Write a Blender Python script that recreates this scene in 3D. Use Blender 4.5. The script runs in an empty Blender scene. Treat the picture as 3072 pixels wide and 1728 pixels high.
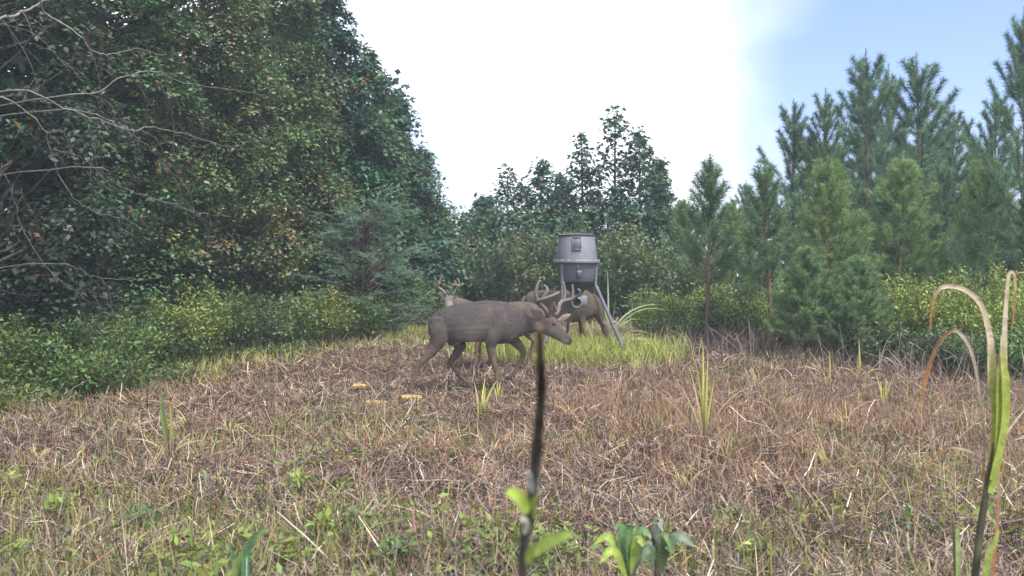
import bpy, math, random
import numpy as np
from mathutils import Vector, Matrix
from mathutils.kdtree import KDTree

S = bpy.context.scene
RNG = np.random.default_rng(11)
random.seed(11)
rad = math.radians

# ------------------------------------------------------------------ camera
F, CAMH, HY, CX = 2950.0, 1.25, 825.0, 1536.0       # focal length in photo pixels, lens height, horizon row
cam_d = bpy.data.cameras.new('camera')
cam = bpy.data.objects.new('camera', cam_d)
S.collection.objects.link(cam)
cam.location = (0, 0, CAMH)
cam.rotation_euler = (rad(90), 0, 0)
cam_d.sensor_width = 36.0
cam_d.lens = 36.0 * F / 3072
cam_d.shift_y = -(864 - HY) / 3072
cam_d.clip_start, cam_d.clip_end = 0.05, 3000
cam_d.dof.use_dof = True
cam_d.dof.focus_distance = 11.0
cam_d.dof.aperture_fstop = 5.0
S.camera = cam

# ------------------------------------------------------------------ world: bright broken cloud over a hazy blue sky
SUN_EL, SUN_AZ = 58.0, 140.0                        # azimuth from +Y towards +X
w = bpy.data.worlds.new('World'); S.world = w; w.use_nodes = True
nt = w.node_tree; nt.nodes.clear()
def wn(t, **kw):
    n = nt.nodes.new(t)
    for k, v in kw.items(): setattr(n, k, v)
    return n
out = wn('ShaderNodeOutputWorld'); bg = wn('ShaderNodeBackground'); bg.inputs['Strength'].default_value = 0.1
sky = wn('ShaderNodeTexSky', sky_type='NISHITA'); sky.sun_disc = False
sky.sun_elevation = rad(SUN_EL); sky.sun_rotation = rad(SUN_AZ)
sky.air_density, sky.dust_density, sky.ozone_density = 1.0, 2.0, 2.0
tc = wn('ShaderNodeTexCoord')
mp = wn('ShaderNodeMapping'); mp.inputs['Location'].default_value = (0.31, 0.0, 0.0); mp.inputs['Scale'].default_value = (1.0, 1.0, 1.6)
nz = wn('ShaderNodeTexNoise'); nz.inputs['Scale'].default_value = 2.1; nz.inputs['Detail'].default_value = 5; nz.inputs['Roughness'].default_value = 0.42
ramp = wn('ShaderNodeValToRGB'); ramp.color_ramp.elements[0].position = 0.36; ramp.color_ramp.elements[1].position = 0.50
# one broad thin spot in the cloud deck, low in the sky to the right of the clearing
dp = wn('ShaderNodeVectorMath', operation='DISTANCE'); dp.inputs[1].default_value = (0.40, 0.89, 0.18)
nz2 = wn('ShaderNodeTexNoise'); nz2.inputs['Scale'].default_value = 5.0; nz2.inputs['Detail'].default_value = 3
ma = wn('ShaderNodeMath', operation='MULTIPLY_ADD'); ma.inputs[1].default_value = 0.30
gap = wn('ShaderNodeMapRange'); gap.interpolation_type = 'SMOOTHSTEP'
gap.inputs['From Min'].default_value = 0.27; gap.inputs['From Max'].default_value = 0.47
mn = wn('ShaderNodeMath', operation='MINIMUM')
skyg = wn('ShaderNodeMix', data_type='RGBA', blend_type='MULTIPLY'); skyg.inputs[0].default_value = 1.0
skyg.inputs[7].default_value = (1.16, 1.14, 1.62, 1)
mix = wn('ShaderNodeMix', data_type='RGBA'); mix.inputs[7].default_value = (9.6, 9.8, 10.4, 1)
L = nt.links.new
L(tc.outputs['Generated'], mp.inputs[0]); L(mp.outputs[0], nz.inputs['Vector']); L(nz.outputs['Fac'], ramp.inputs[0])
L(tc.outputs['Generated'], dp.inputs[0]); L(tc.outputs['Generated'], nz2.inputs['Vector'])
L(nz2.outputs['Fac'], ma.inputs[0]); L(dp.outputs['Value'], ma.inputs[2]); L(ma.outputs[0], gap.inputs['Value'])
L(gap.outputs['Result'], mn.inputs[0]); L(ramp.outputs['Color'], mn.inputs[1])
L(sky.outputs[0], skyg.inputs[6]); L(skyg.outputs[2], mix.inputs[6]); L(mn.outputs[0], mix.inputs[0])
L(mix.outputs[2], bg.inputs['Color']); L(bg.outputs[0], out.inputs['Surface'])

sun_d = bpy.data.lights.new('sun', 'SUN'); sun_d.energy = 3.0; sun_d.angle = rad(10); sun_d.color = (1.0, 0.95, 0.87)
sun = bpy.data.objects.new('sun', sun_d); S.collection.objects.link(sun)
sdir = Vector((math.sin(rad(SUN_AZ)) * math.cos(rad(SUN_EL)), math.cos(rad(SUN_AZ)) * math.cos(rad(SUN_EL)), math.sin(rad(SUN_EL))))
sun.rotation_euler = sdir.to_track_quat('Z', 'Y').to_euler()
sun.location = (0, 0, 30)

vs = S.view_settings
vs.view_transform = 'Standard'; vs.look = 'None'; vs.gamma = 1.0; vs.use_curve_mapping = False
vs.exposure = 1.0
S.cycles.max_bounces = 6; S.cycles.diffuse_bounces = 3; S.cycles.glossy_bounces = 2
S.cycles.transmission_bounces = 4; S.cycles.transparent_max_bounces = 4; S.cycles.volume_bounces = 0
S.cycles.use_denoising = True
S.cycles.denoising_input_passes = 'RGB_ALBEDO_NORMAL'; S.cycles.denoising_prefilter = 'NONE'

# ------------------------------------------------------------------ terrain and pixel helpers
def sstep(a, b, t):
    t = np.clip((np.asarray(t, float) - a) / (b - a), 0, 1); return t * t * (3 - 2 * t)
def gz(x, y):
    x = np.asarray(x, float); y = np.asarray(y, float)
    b = 0.018 * np.sin(1.7 * x + 0.6 * y) + 0.014 * np.sin(2.9 * y - 1.1 * x + 1) + 0.010 * np.sin(4.3 * x + 3.7 * y)
    far = 1 - sstep(40, 90, np.hypot(x, y))
    return 0.14 * sstep(10.3, 14.5, y) + 0.22 * sstep(15, 30, y) + b * far
def wp(px, py, d):
    return np.array([(px - CX) / F * d, d, CAMH + (HY - py) / F * d])
def gp(px, py):
    y = F * CAMH / (py - HY)
    for _ in range(30):
        x = (px - CX) / F * y
        y = 0.5 * y + 0.5 * F * (CAMH - float(gz(x, y))) / (py - HY)
    x = (px - CX) / F * y
    return np.array([x, y, float(gz(x, y))])
def gd(px, d):
    x = (px - CX) / F * d
    return np.array([x, d, float(gz(x, d))])
def vnoise(x, y, seed=0):
    g = np.random.default_rng(seed).random((64, 64))
    xi = np.floor(x).astype(int); yi = np.floor(y).astype(int); fx = x - xi; fy = y - yi
    fx = fx * fx * (3 - 2 * fx); fy = fy * fy * (3 - 2 * fy)
    a = g[xi % 64, yi % 64]; b = g[(xi + 1) % 64, yi % 64]; c = g[xi % 64, (yi + 1) % 64]; d = g[(xi + 1) % 64, (yi + 1) % 64]
    return (a * (1 - fx) + b * fx) * (1 - fy) + (c * (1 - fx) + d * fx) * fy

# ------------------------------------------------------------------ mesh helpers
COL = S.collection
def mesh_np(name, V, faces, C=None, smooth=False):
    """faces: list of (N,k) int arrays"""
    me = bpy.data.meshes.new(name)
    V = np.asarray(V, np.float32)
    faces = [np.asarray(f, np.int32) for f in faces if len(f)]
    nl = sum(f.size for f in faces); npoly = sum(len(f) for f in faces)
    me.vertices.add(len(V)); me.vertices.foreach_set('co', V.ravel())
    me.loops.add(nl); me.loops.foreach_set('vertex_index', np.concatenate([f.ravel() for f in faces]))
    tot = np.concatenate([np.full(len(f), f.shape[1], np.int32) for f in faces])
    st = np.concatenate([[0], np.cumsum(tot)[:-1]]).astype(np.int32)
    me.polygons.add(npoly); me.polygons.foreach_set('loop_start', st)
    if smooth: me.polygons.foreach_set('use_smooth', np.ones(npoly, bool))
    me.update(calc_edges=True)
    if C is not None:
        C = np.asarray(C, np.float32)
        if C.shape[1] == 3: C = np.hstack([C, np.ones((len(C), 1), np.float32)])
        at = me.color_attributes.new('Col', 'FLOAT_COLOR', 'POINT'); at.data.foreach_set('color', C.ravel())
    return me
def link(name, me, mat=None, parent=None, loc=None):
    o = bpy.data.objects.new(name, me); COL.objects.link(o)
    if mat is not None and me is not None and not me.materials: me.materials.append(mat)
    if parent is not None: o.parent = parent
    if loc is not None: o.location = loc
    return o
def tag(o, label=None, cat=None, group=None, kind=None):
    if label: o['label'] = label
    if cat: o['category'] = cat
    if group: o['group'] = group
    if kind: o['kind'] = kind
    return o
def empty(name, loc, label, cat, group=None, rz=0.0):
    o = bpy.data.objects.new(name, None); COL.objects.link(o)
    o.location = loc; o.rotation_euler = (0, 0, rz); o.empty_display_size = 0.2
    return tag(o, label, cat, group)

class G:
    """collects geometry (quads, tris and n-gons) with vertex colours"""
    def __init__(s): s.V = []; s.Fq = {}; s.C = []; s.n = 0
    def add(s, V, faces, C):
        V = np.asarray(V, float)
        if len(V) == 0: return
        C = np.asarray(C, float)
        if C.ndim == 1: C = np.tile(C, (len(V), 1))
        s.V.append(V); s.C.append(C)
        for f in faces:
            f = np.asarray(f, np.int64)
            if len(f): s.Fq.setdefault(f.shape[1], []).append(f + s.n)
        s.n += len(V)
    def mesh(s, name, smooth=False, origin=None):
        V = np.vstack(s.V)
        if origin is not None: V = V - np.asarray(origin)
        return mesh_np(name, V, [np.vstack(v) for v in s.Fq.values()], np.vstack(s.C), smooth)

def norm(v): 
    v = np.asarray(v, float); return v / (np.linalg.norm(v, axis=-1, keepdims=True) + 1e-9)
def rnd(n, a=-1, b=1): return RNG.uniform(a, b, n)
def rdir(n): return norm(RNG.normal(size=(n, 3)))

def tube(path, radii, sides=7, caps=True):
    P = np.asarray(path, float); n = len(P); r = np.asarray(radii, float) * np.ones(n)
    T = norm(np.gradient(P, axis=0)); ref = np.array([0, 0, 1.0]) if abs(T[0][2]) < .9 else np.array([1.0, 0, 0])
    a = norm(np.cross(T[0], ref)); A = [a]
    for i in range(1, n):
        a = a - T[i] * np.dot(a, T[i]); a = norm(a); A.append(a)
    A = np.array(A); B = np.cross(T, A)
    th = np.linspace(0, 2 * np.pi, sides, endpoint=False)
    V = (P[:, None] + r[:, None, None] * (A[:, None] * np.cos(th)[None, :, None] + B[:, None] * np.sin(th)[None, :, None])).reshape(-1, 3)
    i = np.arange(n - 1)[:, None] * sides; j = np.arange(sides)[None]; k = (j + 1) % sides
    Q = np.stack([i + j, i + k, i + sides + k, i + sides + j], -1).reshape(-1, 4)
    f = [Q]
    if caps: f += [np.arange(sides)[None, ::-1], (np.arange(sides) + (n - 1) * sides)[None]]
    return V, f
def smoothpath(pts, n=24):
    P = np.asarray(pts, float)
    if len(P) == 2: return P[0] + (P[1] - P[0]) * np.linspace(0, 1, n)[:, None]
    Q = np.vstack([2 * P[0] - P[1], P, 2 * P[-1] - P[-2]]); res = []
    m = len(P) - 1
    for t in np.linspace(0, m - 1e-6, n):
        i = int(t); u = t - i; p0, p1, p2, p3 = Q[i], Q[i + 1], Q[i + 2], Q[i + 3]
        res.append(.5 * ((2 * p1) + (p2 - p0) * u + (2 * p0 - 5 * p1 + 4 * p2 - p3) * u * u + (3 * p1 - p0 - 3 * p2 + p3) * u ** 3))
    return np.array(res)
def interp(vals, n): return np.interp(np.linspace(0, 1, n), np.linspace(0, 1, len(vals)), vals)

def leaves(g, P, T, N, Ln, Wd, C, fold=0.12):
    """rhombic leaves, two triangles each"""
    P = np.asarray(P, float); n = len(P)
    if n == 0: return
    T = norm(T); s_ = norm(np.cross(T, N)); N2 = np.cross(s_, T)
    Ln = (np.ones(n) * Ln)[:, None]; Wd = (np.ones(n) * Wd)[:, None]
    f = fold * Wd
    a = P; b = P + T * Ln * .45 + s_ * Wd * .5 + N2 * f; c = P + T * Ln - N2 * f * .5; d = P + T * Ln * .45 - s_ * Wd * .5 + N2 * f
    V = np.stack([a, b, c, d], 1).reshape(-1, 3)
    i = np.arange(n)[:, None] * 4
    g.add(V, [np.hstack([i, i + 1, i + 2]), np.hstack([i, i + 2, i + 3])], np.repeat(np.broadcast_to(C, (n, 3)), 4, 0))
def needles(g, P, T, Ln, Wd, C):
    n = len(P); T = norm(T); s_ = norm(np.cross(T, rdir(n))) * (np.ones(n) * Wd)[:, None] * .5
    V = np.stack([P + s_, P - s_, P + T * (np.ones(n) * Ln)[:, None]], 1).reshape(-1, 3)
    i = np.arange(n)[:, None] * 3
    g.add(V, [np.hstack([i, i + 1, i + 2])], np.repeat(np.broadcast_to(C, (n, 3)), 3, 0))
def blades(g, P, az, tilt, curl, Ln, Wd, C, segs=3, twist=None, tip=0.12, base=0.6):
    """curved grass blades; tilt from the vertical, growing by curl to the tip"""
    P = np.asarray(P, float); n = len(P)
    if n == 0: return
    az, tilt, curl, Ln, Wd = [np.ones(n) * v for v in (az, tilt, curl, Ln, Wd)]
    h = np.stack([np.cos(az), np.sin(az), np.zeros(n)], 1); tw = rnd(n, -.9, .9) if twist is None else np.ones(n) * twist
    s0 = np.stack([-np.sin(az), np.cos(az), np.zeros(n)], 1)
    p = P.copy(); rows = []
    for k in range(segs + 1):
        t = k / segs; a = tilt + curl * t
        d = h * np.sin(a)[:, None] + np.array([0, 0, 1.0]) * np.cos(a)[:, None]
        nn = np.cross(d, s0)
        sv = s0 * np.cos(tw)[:, None] + nn * np.sin(tw)[:, None]
        prof = base + (1 - base) * min(1, t / .35) if t < .35 else 1 - (1 - tip) * ((t - .35) / .65) ** 1.4
        wv = sv * (Wd * .5 * prof)[:, None]
        rows += [p - wv, p + wv]
        p = p + d * (Ln / segs)[:, None]
    V = np.stack(rows, 1).reshape(-1, 3); m = 2 * (segs + 1)
    i = np.arange(n)[:, None] * m
    Q = np.vstack([np.hstack([i + 2 * k, i + 2 * k + 1, i + 2 * k + 3, i + 2 * k + 2]) for k in range(segs)])
    C = np.asarray(C, float)
    C = np.broadcast_to(C, (n, 3)) if C.ndim < 3 else C
    g.add(V, [Q], np.repeat(C, m, 0) if C.ndim == 2 else np.repeat(C, 2, 1).reshape(-1, 3))
def lathe(prof, sides=40, c=(0, 0, 0)):
    prof = np.asarray(prof, float); n = len(prof); th = np.linspace(0, 2 * np.pi, sides, endpoint=False)
    V = np.stack([prof[:, 0, None] * np.cos(th), prof[:, 0, None] * np.sin(th), np.repeat(prof[:, 1, None], sides, 1)], -1).reshape(-1, 3) + np.asarray(c)
    i = np.arange(n - 1)[:, None] * sides; j = np.arange(sides)[None]; k = (j + 1) % sides
    Q = np.stack([i + j, i + k, i + sides + k, i + sides + j], -1).reshape(-1, 4)
    return V, [Q]
def box(c, s, bev=0.006):
    """chamfered box"""
    c = np.asarray(c, float); h = np.asarray(s, float) / 2; bev = min(bev, h.min() * .6)
    V = []
    for ax in range(3):
        for sg in (-1, 1):
            o = [k for k in range(3) if k != ax]
            for (u, v) in ((-1, -1), (1, -1), (1, 1), (-1, 1)):
                p = np.zeros(3); p[ax] = sg * h[ax]; p[o[0]] = u * (h[o[0]] - bev); p[o[1]] = v * (h[o[1]] - bev); V.append(c + p)
    import bmesh
    bm = bmesh.new()
    for v in V: bm.verts.new(v)
    r = bmesh.ops.convex_hull(bm, input=bm.verts)
    bm.verts.ensure_lookup_table(); bm.verts.index_update()
    Vn = np.array([v.co[:] for v in bm.verts]); T = np.array([[v.index for v in f.verts] for f in bm.faces if len(f.verts) == 3])
    bm.free()
    return Vn, [T]

# ------------------------------------------------------------------ materials
def mat_col(name, rough=.7, transl=0.0, spec=.3, noise=0.0, nscale=40, bump=0.0, bscale=60, coord='Object'):
    m = bpy.data.materials.new(name); m.use_nodes = True; t = m.node_tree; t.nodes.clear(); l = t.links.new
    o = t.nodes.new('ShaderNodeOutputMaterial'); p = t.nodes.new('ShaderNodeBsdfPrincipled')
    a = t.nodes.new('ShaderNodeVertexColor'); a.layer_name = 'Col'
    p.inputs['Roughness'].default_value = rough; p.inputs['Specular IOR Level'].default_value = spec
    src = a.outputs['Color']
    if noise or bump:
        c = t.nodes.new('ShaderNodeTexCoord')
    if noise:
        nz = t.nodes.new('ShaderNodeTexNoise'); nz.inputs['Scale'].default_value = nscale; nz.inputs['Detail'].default_value = 6; nz.inputs['Roughness'].default_value = .65
        l(c.outputs[coord], nz.inputs['Vector'])
        r = t.nodes.new('ShaderNodeMapRange'); r.inputs['To Min'].default_value = 1 - noise; r.inputs['To Max'].default_value = 1 + noise
        r.inputs['From Min'].default_value = .25; r.inputs['From Max'].default_value = .75
        l(nz.outputs['Fac'], r.inputs['Value'])
        mx = t.nodes.new('ShaderNodeVectorMath'); mx.operation = 'SCALE'; l(src, mx.inputs[0]); l(r.outputs[0], mx.inputs['Scale'])
        src = mx.outputs[0]
    l(src, p.inputs['Base Color'])
    if bump:
        nb = t.nodes.new('ShaderNodeTexNoise'); nb.inputs['Scale'].default_value = bscale; nb.inputs['Detail'].default_value = 5
        l(c.outputs[coord], nb.inputs['Vector'])
        b = t.nodes.new('ShaderNodeBump'); b.inputs['Strength'].default_value = bump; b.inputs['Distance'].default_value = .02
        l(nb.outputs['Fac'], b.inputs['Height']); l(b.outputs[0], p.inputs['Normal'])
    if transl:
        tr = t.nodes.new('ShaderNodeBsdfTranslucent'); l(src, tr.inputs['Color'])
        ms = t.nodes.new('ShaderNodeMixShader'); ms.inputs[0].default_value = transl
        l(p.outputs[0], ms.inputs[1]); l(tr.outputs[0], ms.inputs[2]); l(ms.outputs[0], o.inputs[0])
    else: l(p.outputs[0], o.inputs[0])
    return m
M_LEAF = mat_col('leaf', .45, .30, .4)
M_NEEDLE = mat_col('needle', .55, .35, .3)
M_GRASS = mat_col('grass', .6, .22, .25)
M_STRAW = mat_col('straw', .75, .10, .2)
M_BARK = mat_col('bark', .9, 0, .1, noise=.45, nscale=14, bump=.8, bscale=30)
M_COAT = mat_col('coat', .85, 0, .12, noise=.26, nscale=9, bump=.45, bscale=150)
M_VELVET = mat_col('antler_velvet', .9, 0, .1, noise=.2, nscale=60, bump=.4, bscale=200)
M_HOOF = mat_col('hoof', .5, 0, .4)
M_EYE = mat_col('eye', .08, 0, .8)
M_PLASTIC = mat_col('moulded_plastic', .45, 0, .45, noise=.22, nscale=5, bump=.06, bscale=220)
M_METAL = mat_col('painted_steel', .45, 0, .5, noise=.15, nscale=25)
M_BLADE = mat_col('near_blade', .55, .2, .3, noise=.4, nscale=34, bump=.2, bscale=90)
M_CORN = mat_col('corn', .5, 0, .35, noise=.15, nscale=120)
def mat_ground():
    m = bpy.data.materials.new('soil'); m.use_nodes = True; t = m.node_tree; l = t.links.new
    p = t.nodes['Principled BSDF']; p.inputs['Roughness'].default_value = .95; p.inputs['Specular IOR Level'].default_value = .1
    c = t.nodes.new('ShaderNodeTexCoord')
    n1 = t.nodes.new('ShaderNodeTexNoise'); n1.inputs['Scale'].default_value = .7; n1.inputs['Detail'].default_value = 4
    n2 = t.nodes.new('ShaderNodeTexNoise'); n2.inputs['Scale'].default_value = 28; n2.inputs['Detail'].default_value = 8; n2.inputs['Roughness'].default_value = .75
    r1 = t.nodes.new('ShaderNodeValToRGB'); e = r1.color_ramp.elements; e[0].position = .3; e[0].color = (.06, .045, .04, 1); e[1].position = .72; e[1].color = (.10, .065, .05, 1)
    r2 = t.nodes.new('ShaderNodeValToRGB'); e = r2.color_ramp.elements; e[0].position = .32; e[0].color = (.35, .35, .35, 1); e[1].position = .7; e[1].color = (1.5, 1.4, 1.3, 1)
    mx = t.nodes.new('ShaderNodeMix'); mx.data_type = 'RGBA'; mx.blend_type = 'MULTIPLY'; mx.inputs[0].default_value = 1
    l(c.outputs['Object'], n1.inputs['Vector']); l(c.outputs['Object'], n2.inputs['Vector'])
    l(n1.outputs['Fac'], r1.inputs[0]); l(n2.outputs['Fac'], r2.inputs[0]); l(r1.outputs[0], mx.inputs[6]); l(r2.outputs[0], mx.inputs[7])
    l(mx.outputs[2], p.inputs['Base Color'])
    b = t.nodes.new('ShaderNodeBump'); b.inputs['Strength'].default_value = .9; b.inputs['Distance'].default_value = .04
    l(n2.outputs['Fac'], b.inputs['Height']); l(b.outputs[0], p.inputs['Normal'])
    return m

HAZE = 0.0024
# ------------------------------------------------------------------ ground
def axis_pts(inner, step, outer):
    a = list(np.arange(-inner, inner + 1e-6, step)); d = step
    while a[-1] < outer: d *= 1.35; a.append(a[-1] + d)
    neg = [-v for v in a if v > inner + 1e-6]
    return np.array(sorted(neg) + a)
xs = axis_pts(14, .25, 300); ys = axis_pts(26, .25, 300)
XX, YY = np.meshgrid(xs, ys); nx, ny = len(xs), len(ys)
Vg = np.stack([XX, YY, gz(XX, YY)], -1).reshape(-1, 3)
i = (np.arange(ny - 1)[:, None] * nx + np.arange(nx - 1)[None]).ravel()
ground = link('ground', mesh_np('ground', Vg, [np.stack([i, i + 1, i + nx + 1, i + nx], 1)], smooth=True), mat_ground())
tag(ground, 'brown mown clearing covered with dead grass litter', kind='structure')

# clearing outline: left and right edges as x(y)
LY, LX = np.array([0, 3, 9, 12.8, 16, 20, 24]), np.array([-7.3, -5.9, -4.45, -3.65, -2.75, -1.5, -.6])
RY, RX = np.array([0, 8, 11, 13, 14.6, 16, 20, 24]), np.array([11, 8.4, 5.9, 4.4, 2.7, 2.2, 2.0, 2.0])
xl = lambda y: np.interp(y, LY, LX)
xr = lambda y: np.interp(y, RY, RX)

# thin humid air over the clearing
hv = 420.0
Vh, fh = np.array([[sx * hv, sy * hv, sz] for sx in (-1, 1) for sy in (-1, 1) for sz in (-1.2, 13.0)]), np.array([[0, 1, 3, 2], [4, 6, 7, 5], [0, 4, 5, 1], [2, 3, 7, 6], [0, 2, 6, 4], [1, 5, 7, 3]])
mh = bpy.data.materials.new('haze'); mh.use_nodes = True; mh.node_tree.nodes.clear()
pv = mh.node_tree.nodes.new('ShaderNodeVolumePrincipled'); pv.inputs['Color'].default_value = (.72, .88, 1.0, 1); pv.inputs['Density'].default_value = HAZE
oh = mh.node_tree.nodes.new('ShaderNodeOutputMaterial'); mh.node_tree.links.new(pv.outputs[0], oh.inputs['Volume'])
tag(link('haze', mesh_np('haze', Vh, [fh]), mh), 'thin humid haze hanging over the whole clearing', 'haze', kind='stuff')

# ------------------------------------------------------------------ trees and plants (builders)
def var(c, n, a=.25, hue=.12):
    c = np.asarray(c, float)
    v = c * (1 + RNG.normal(0, a, (n, 1))) * (1 + RNG.normal(0, hue, (n, 3)))
    return np.clip(v, .008, .9)

def hardwood(name, label, base, height, halfw, col, low=.10, nclump=80, per=170, leaf=.10, autumn=.06, acol=(.16, .07, .025),
             top_sparse=0.0, droop=.35, cat='tree', group=None, csize=(.30, .55), trunk_r=None, shape=1.0, skirt=.12, shrink=.45):
    base = np.asarray(base, float); H, Wd = height, halfw
    root = empty(name, base, label, cat, group)
    tr = trunk_r or .018 * H + .02
    lean = RNG.normal(0, .03, 2) * H
    zz = np.linspace(-.1, H * .96, 14); t = np.clip(zz / H, 0, 1)
    path = np.stack([lean[0] * t ** 1.5 + .03 * np.sin(5 * t + base[0]), lean[1] * t ** 1.5, zz], 1)
    tg = G(); bc = np.array([.10, .085, .07]) * RNG.uniform(.7, 1.2)
    V, f = tube(path, tr * (1 - t) ** .8 + .008, 8); tg.add(V, f, bc)
    cg = G()
    # clump centres inside the crown envelope, biased to the outside
    k = nclump; u = RNG.random(k) ** .85
    zc = H * (low + (1 - low) * u)
    prof = np.clip(np.sin(np.pi * np.clip(skirt + (.95 - skirt) * u, 0, 1)) ** .75, .12, 1) * (1 - .35 * u * shape)
    rr = Wd * prof * np.sqrt(RNG.uniform(.18, 1.0, k)); az = RNG.uniform(0, 2 * np.pi, k)
    cc = np.stack([rr * np.cos(az) + lean[0] * u, rr * np.sin(az) + lean[1] * u, zc], 1)
    cr = (csize[0] * .6 + (csize[1] * 1.35 - csize[0] * .6) * RNG.random(k) ** 1.6) * np.clip(1 - shrink * u, .3, 1)
    for q in range(k):
        # limb from the trunk up to the clump
        zt = max(.15 * H, cc[q, 2] - rr[q] * RNG.uniform(.4, .9)) ; tt = np.clip(zt / H, 0, .95)
        p0 = np.array([np.interp(zt, zz, path[:, 0]), np.interp(zt, zz, path[:, 1]), zt])
        if rr[q] > .15 and q % 2 == 0:
            mid = (p0 + cc[q]) / 2 + np.array([0, 0, -.12 * rr[q]]) + RNG.normal(0, .04, 3)
            V, f = tube(smoothpath([p0, mid, cc[q]], 6), interp([tr * .35 * (1 - tt) + .006, .005], 6), 5); tg.add(V, f, bc)
        n = int(per * RNG.uniform(.6, 1.3) * (1 - top_sparse * u[q]) * np.clip((cr[q] / .42) ** 1.6, .35, 2.2))
        d = rdir(n); d[:, 2] = np.abs(d[:, 2]) * 1.25 - .35
        rad_ = cr[q] * RNG.random(n)[:, None] ** .45
        tl_ = RNG.normal(0, .5, 2); P = cc[q] + d * rad_ * np.array([1.05, 1.05, .95]); P[:, 2] += ((P[:, :2] - cc[q, :2]) * tl_).sum(1)
        out_ = norm(P - np.array([lean[0] * u[q], lean[1] * u[q], 0]) * 1.0 - np.array([0, 0, 1]) * zc[q] * .9)
        N = norm(np.array([0, 0, .9]) + d * .7 + rdir(n) * .55)
        T = norm(np.cross(N, rdir(n)) + d * .5 + np.array([0, 0, -droop]))
        tint = np.asarray(col) * RNG.uniform(.6, 1.5) * (1 + RNG.normal(0, .06, 3))
        C = var(tint, n, .22, .10)
        am = RNG.random(n) < autumn * RNG.choice([.2, .6, 2.8], p=[.5, .3, .2]); C[am] = var(acol, am.sum(), .3, .15)
        sz = leaf * RNG.uniform(.6, 1.25, n)
        leaves(cg, P, T, N, sz, sz * RNG.uniform(.5, .72, n), C)
    link('trunk', tg.mesh('trunk', True), M_BARK, root)
    link('crown', cg.mesh('crown'), M_LEAF, root)
    return root

def pine_mesh(seed, H, Lmax, dens=1.0, z0=.12, sparse=False, tint=(1, 1, 1), opened=False):
    """young pine: whorled upswept branches set with long needles"""
    global RNG
    keep = RNG; RNG = np.random.default_rng(seed)
    tg, cg = G(), G()
    bark = np.array([.17, .115, .09])
    zz = np.linspace(-.1, H, 16); t = np.clip(zz / H, 0, 1)
    path = np.stack([.05 * np.sin(3 * t + seed), .04 * np.sin(4 * t + 2 * seed), zz], 1)
    V, f = tube(path, (.034 if not sparse else .044) * H / 4 * (1 - t) ** .9 + .009, 8); tg.add(V, f, bark)
    gcol = np.array([.135, .225, .110]) * np.array(tint)
    def shoot(p0, p1, bend, l_need, dn):
        """needled shoot from p0 to p1"""
        Ls = np.linalg.norm(p1 - p0); n = int(dn * Ls)
        if n < 4: return
        u = RNG.random(n); mid = (p0 + p1) / 2 + bend
        P = ((1 - u) ** 2)[:, None] * p0 + (2 * u * (1 - u))[:, None] * mid + (u ** 2)[:, None] * p1
        ax = norm((2 * (1 - u))[:, None] * (mid - p0) + (2 * u)[:, None] * (p1 - mid))
        side = norm(np.cross(ax, rdir(n)))
        T = norm(ax * RNG.uniform(.35, 1.0, n)[:, None] + side * RNG.uniform(.5, .95, n)[:, None] + np.array([0, 0, -.10]))
        C = var(gcol * RNG.uniform(.8, 1.25) * np.array([1, 1, 1.0]), n, .22, .08)
        br = RNG.random(n) < .03; C[br] = var((.2, .12, .05), br.sum())
        needles(cg, P, T, l_need * RNG.uniform(.65, 1.15, n), .0085, C)
    z = z0 * H; ga = RNG.random() * 6
    while z < H * .96:
        u = z / H; step = (.46 if opened else .30) * (1 - .45 * u) * H / 4.5
        Lb = Lmax * ((1 - u) ** .78 if u > .25 else .8)
        for b in range(RNG.integers(5, 7) if not sparse else RNG.integers(3, 5)):
            ga += 2.4 + RNG.normal(0, .3); Lq = Lb * (RNG.uniform(.4, 1.3) if opened else RNG.uniform(.65, 1.15)) + .12
            el = rad(12 + 58 * u + RNG.normal(0, 8)); h = np.array([math.cos(ga), math.sin(ga), 0])
            p0 = np.array([np.interp(z, zz, path[:, 0]), np.interp(z, zz, path[:, 1]), z + RNG.normal(0, .03)])
            p1 = p0 + h * Lq * math.cos(el) + np.array([0, 0, Lq * math.sin(el)])
            tipd = norm(h * .55 + np.array([0, 0, .9])); p2 = p1 + tipd * (Lq * .3 + .12)
            V, f = tube(smoothpath([p0, (p0 + p1) / 2 + np.array([0, 0, -.06 * Lq]), p1, p2], 7), interp([.010 * (1 - u) + .005, .004], 7), 5); tg.add(V, f, bark)
            shoot(p0 + (p1 - p0) * (.4 if Lq > .5 else .1), p1, np.array([0, 0, -.03]), .15, (420 if opened else 330) * dens)
            shoot(p1, p2, np.zeros(3), .15, (800 if opened else 520) * dens)
            for s_ in range(int((1 + Lq * 2.2) if opened else (2 + Lq * 3))):
                v = RNG.uniform(.35, .95); q0 = p0 + (p1 - p0) * v
                q1 = q0 + norm(h * .7 + np.array([-h[1], h[0], 0]) * RNG.choice([-1, 1]) * .7 + np.array([0, 0, .55]) + RNG.normal(0, .15, 3)) * Lq * RNG.uniform(.22, .42)
                V, f = tube(np.array([q0, (q0 + q1) / 2, q1]), [.005, .004, .003], 4); tg.add(V, f, bark)
                shoot(q0, q1, np.array([0, 0, -.02]), .15, 420 * dens)
        z += step
    top = np.array([path[-1, 0], path[-1, 1], H])
    shoot(path[-3], top, np.zeros(3), .13, 420 * dens); shoot(top, top + np.array([0, 0, .22]), np.zeros(3), .07, 260)
    V, f = tube(np.array([top, top + np.array([0, 0, .24])]), [.008, .006], 5); tg.add(V, f, (.22, .18, .10))
    r = (tg.mesh('pine_trunk', True), cg.mesh('pine_needles'))
    RNG = keep
    return r
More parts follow.
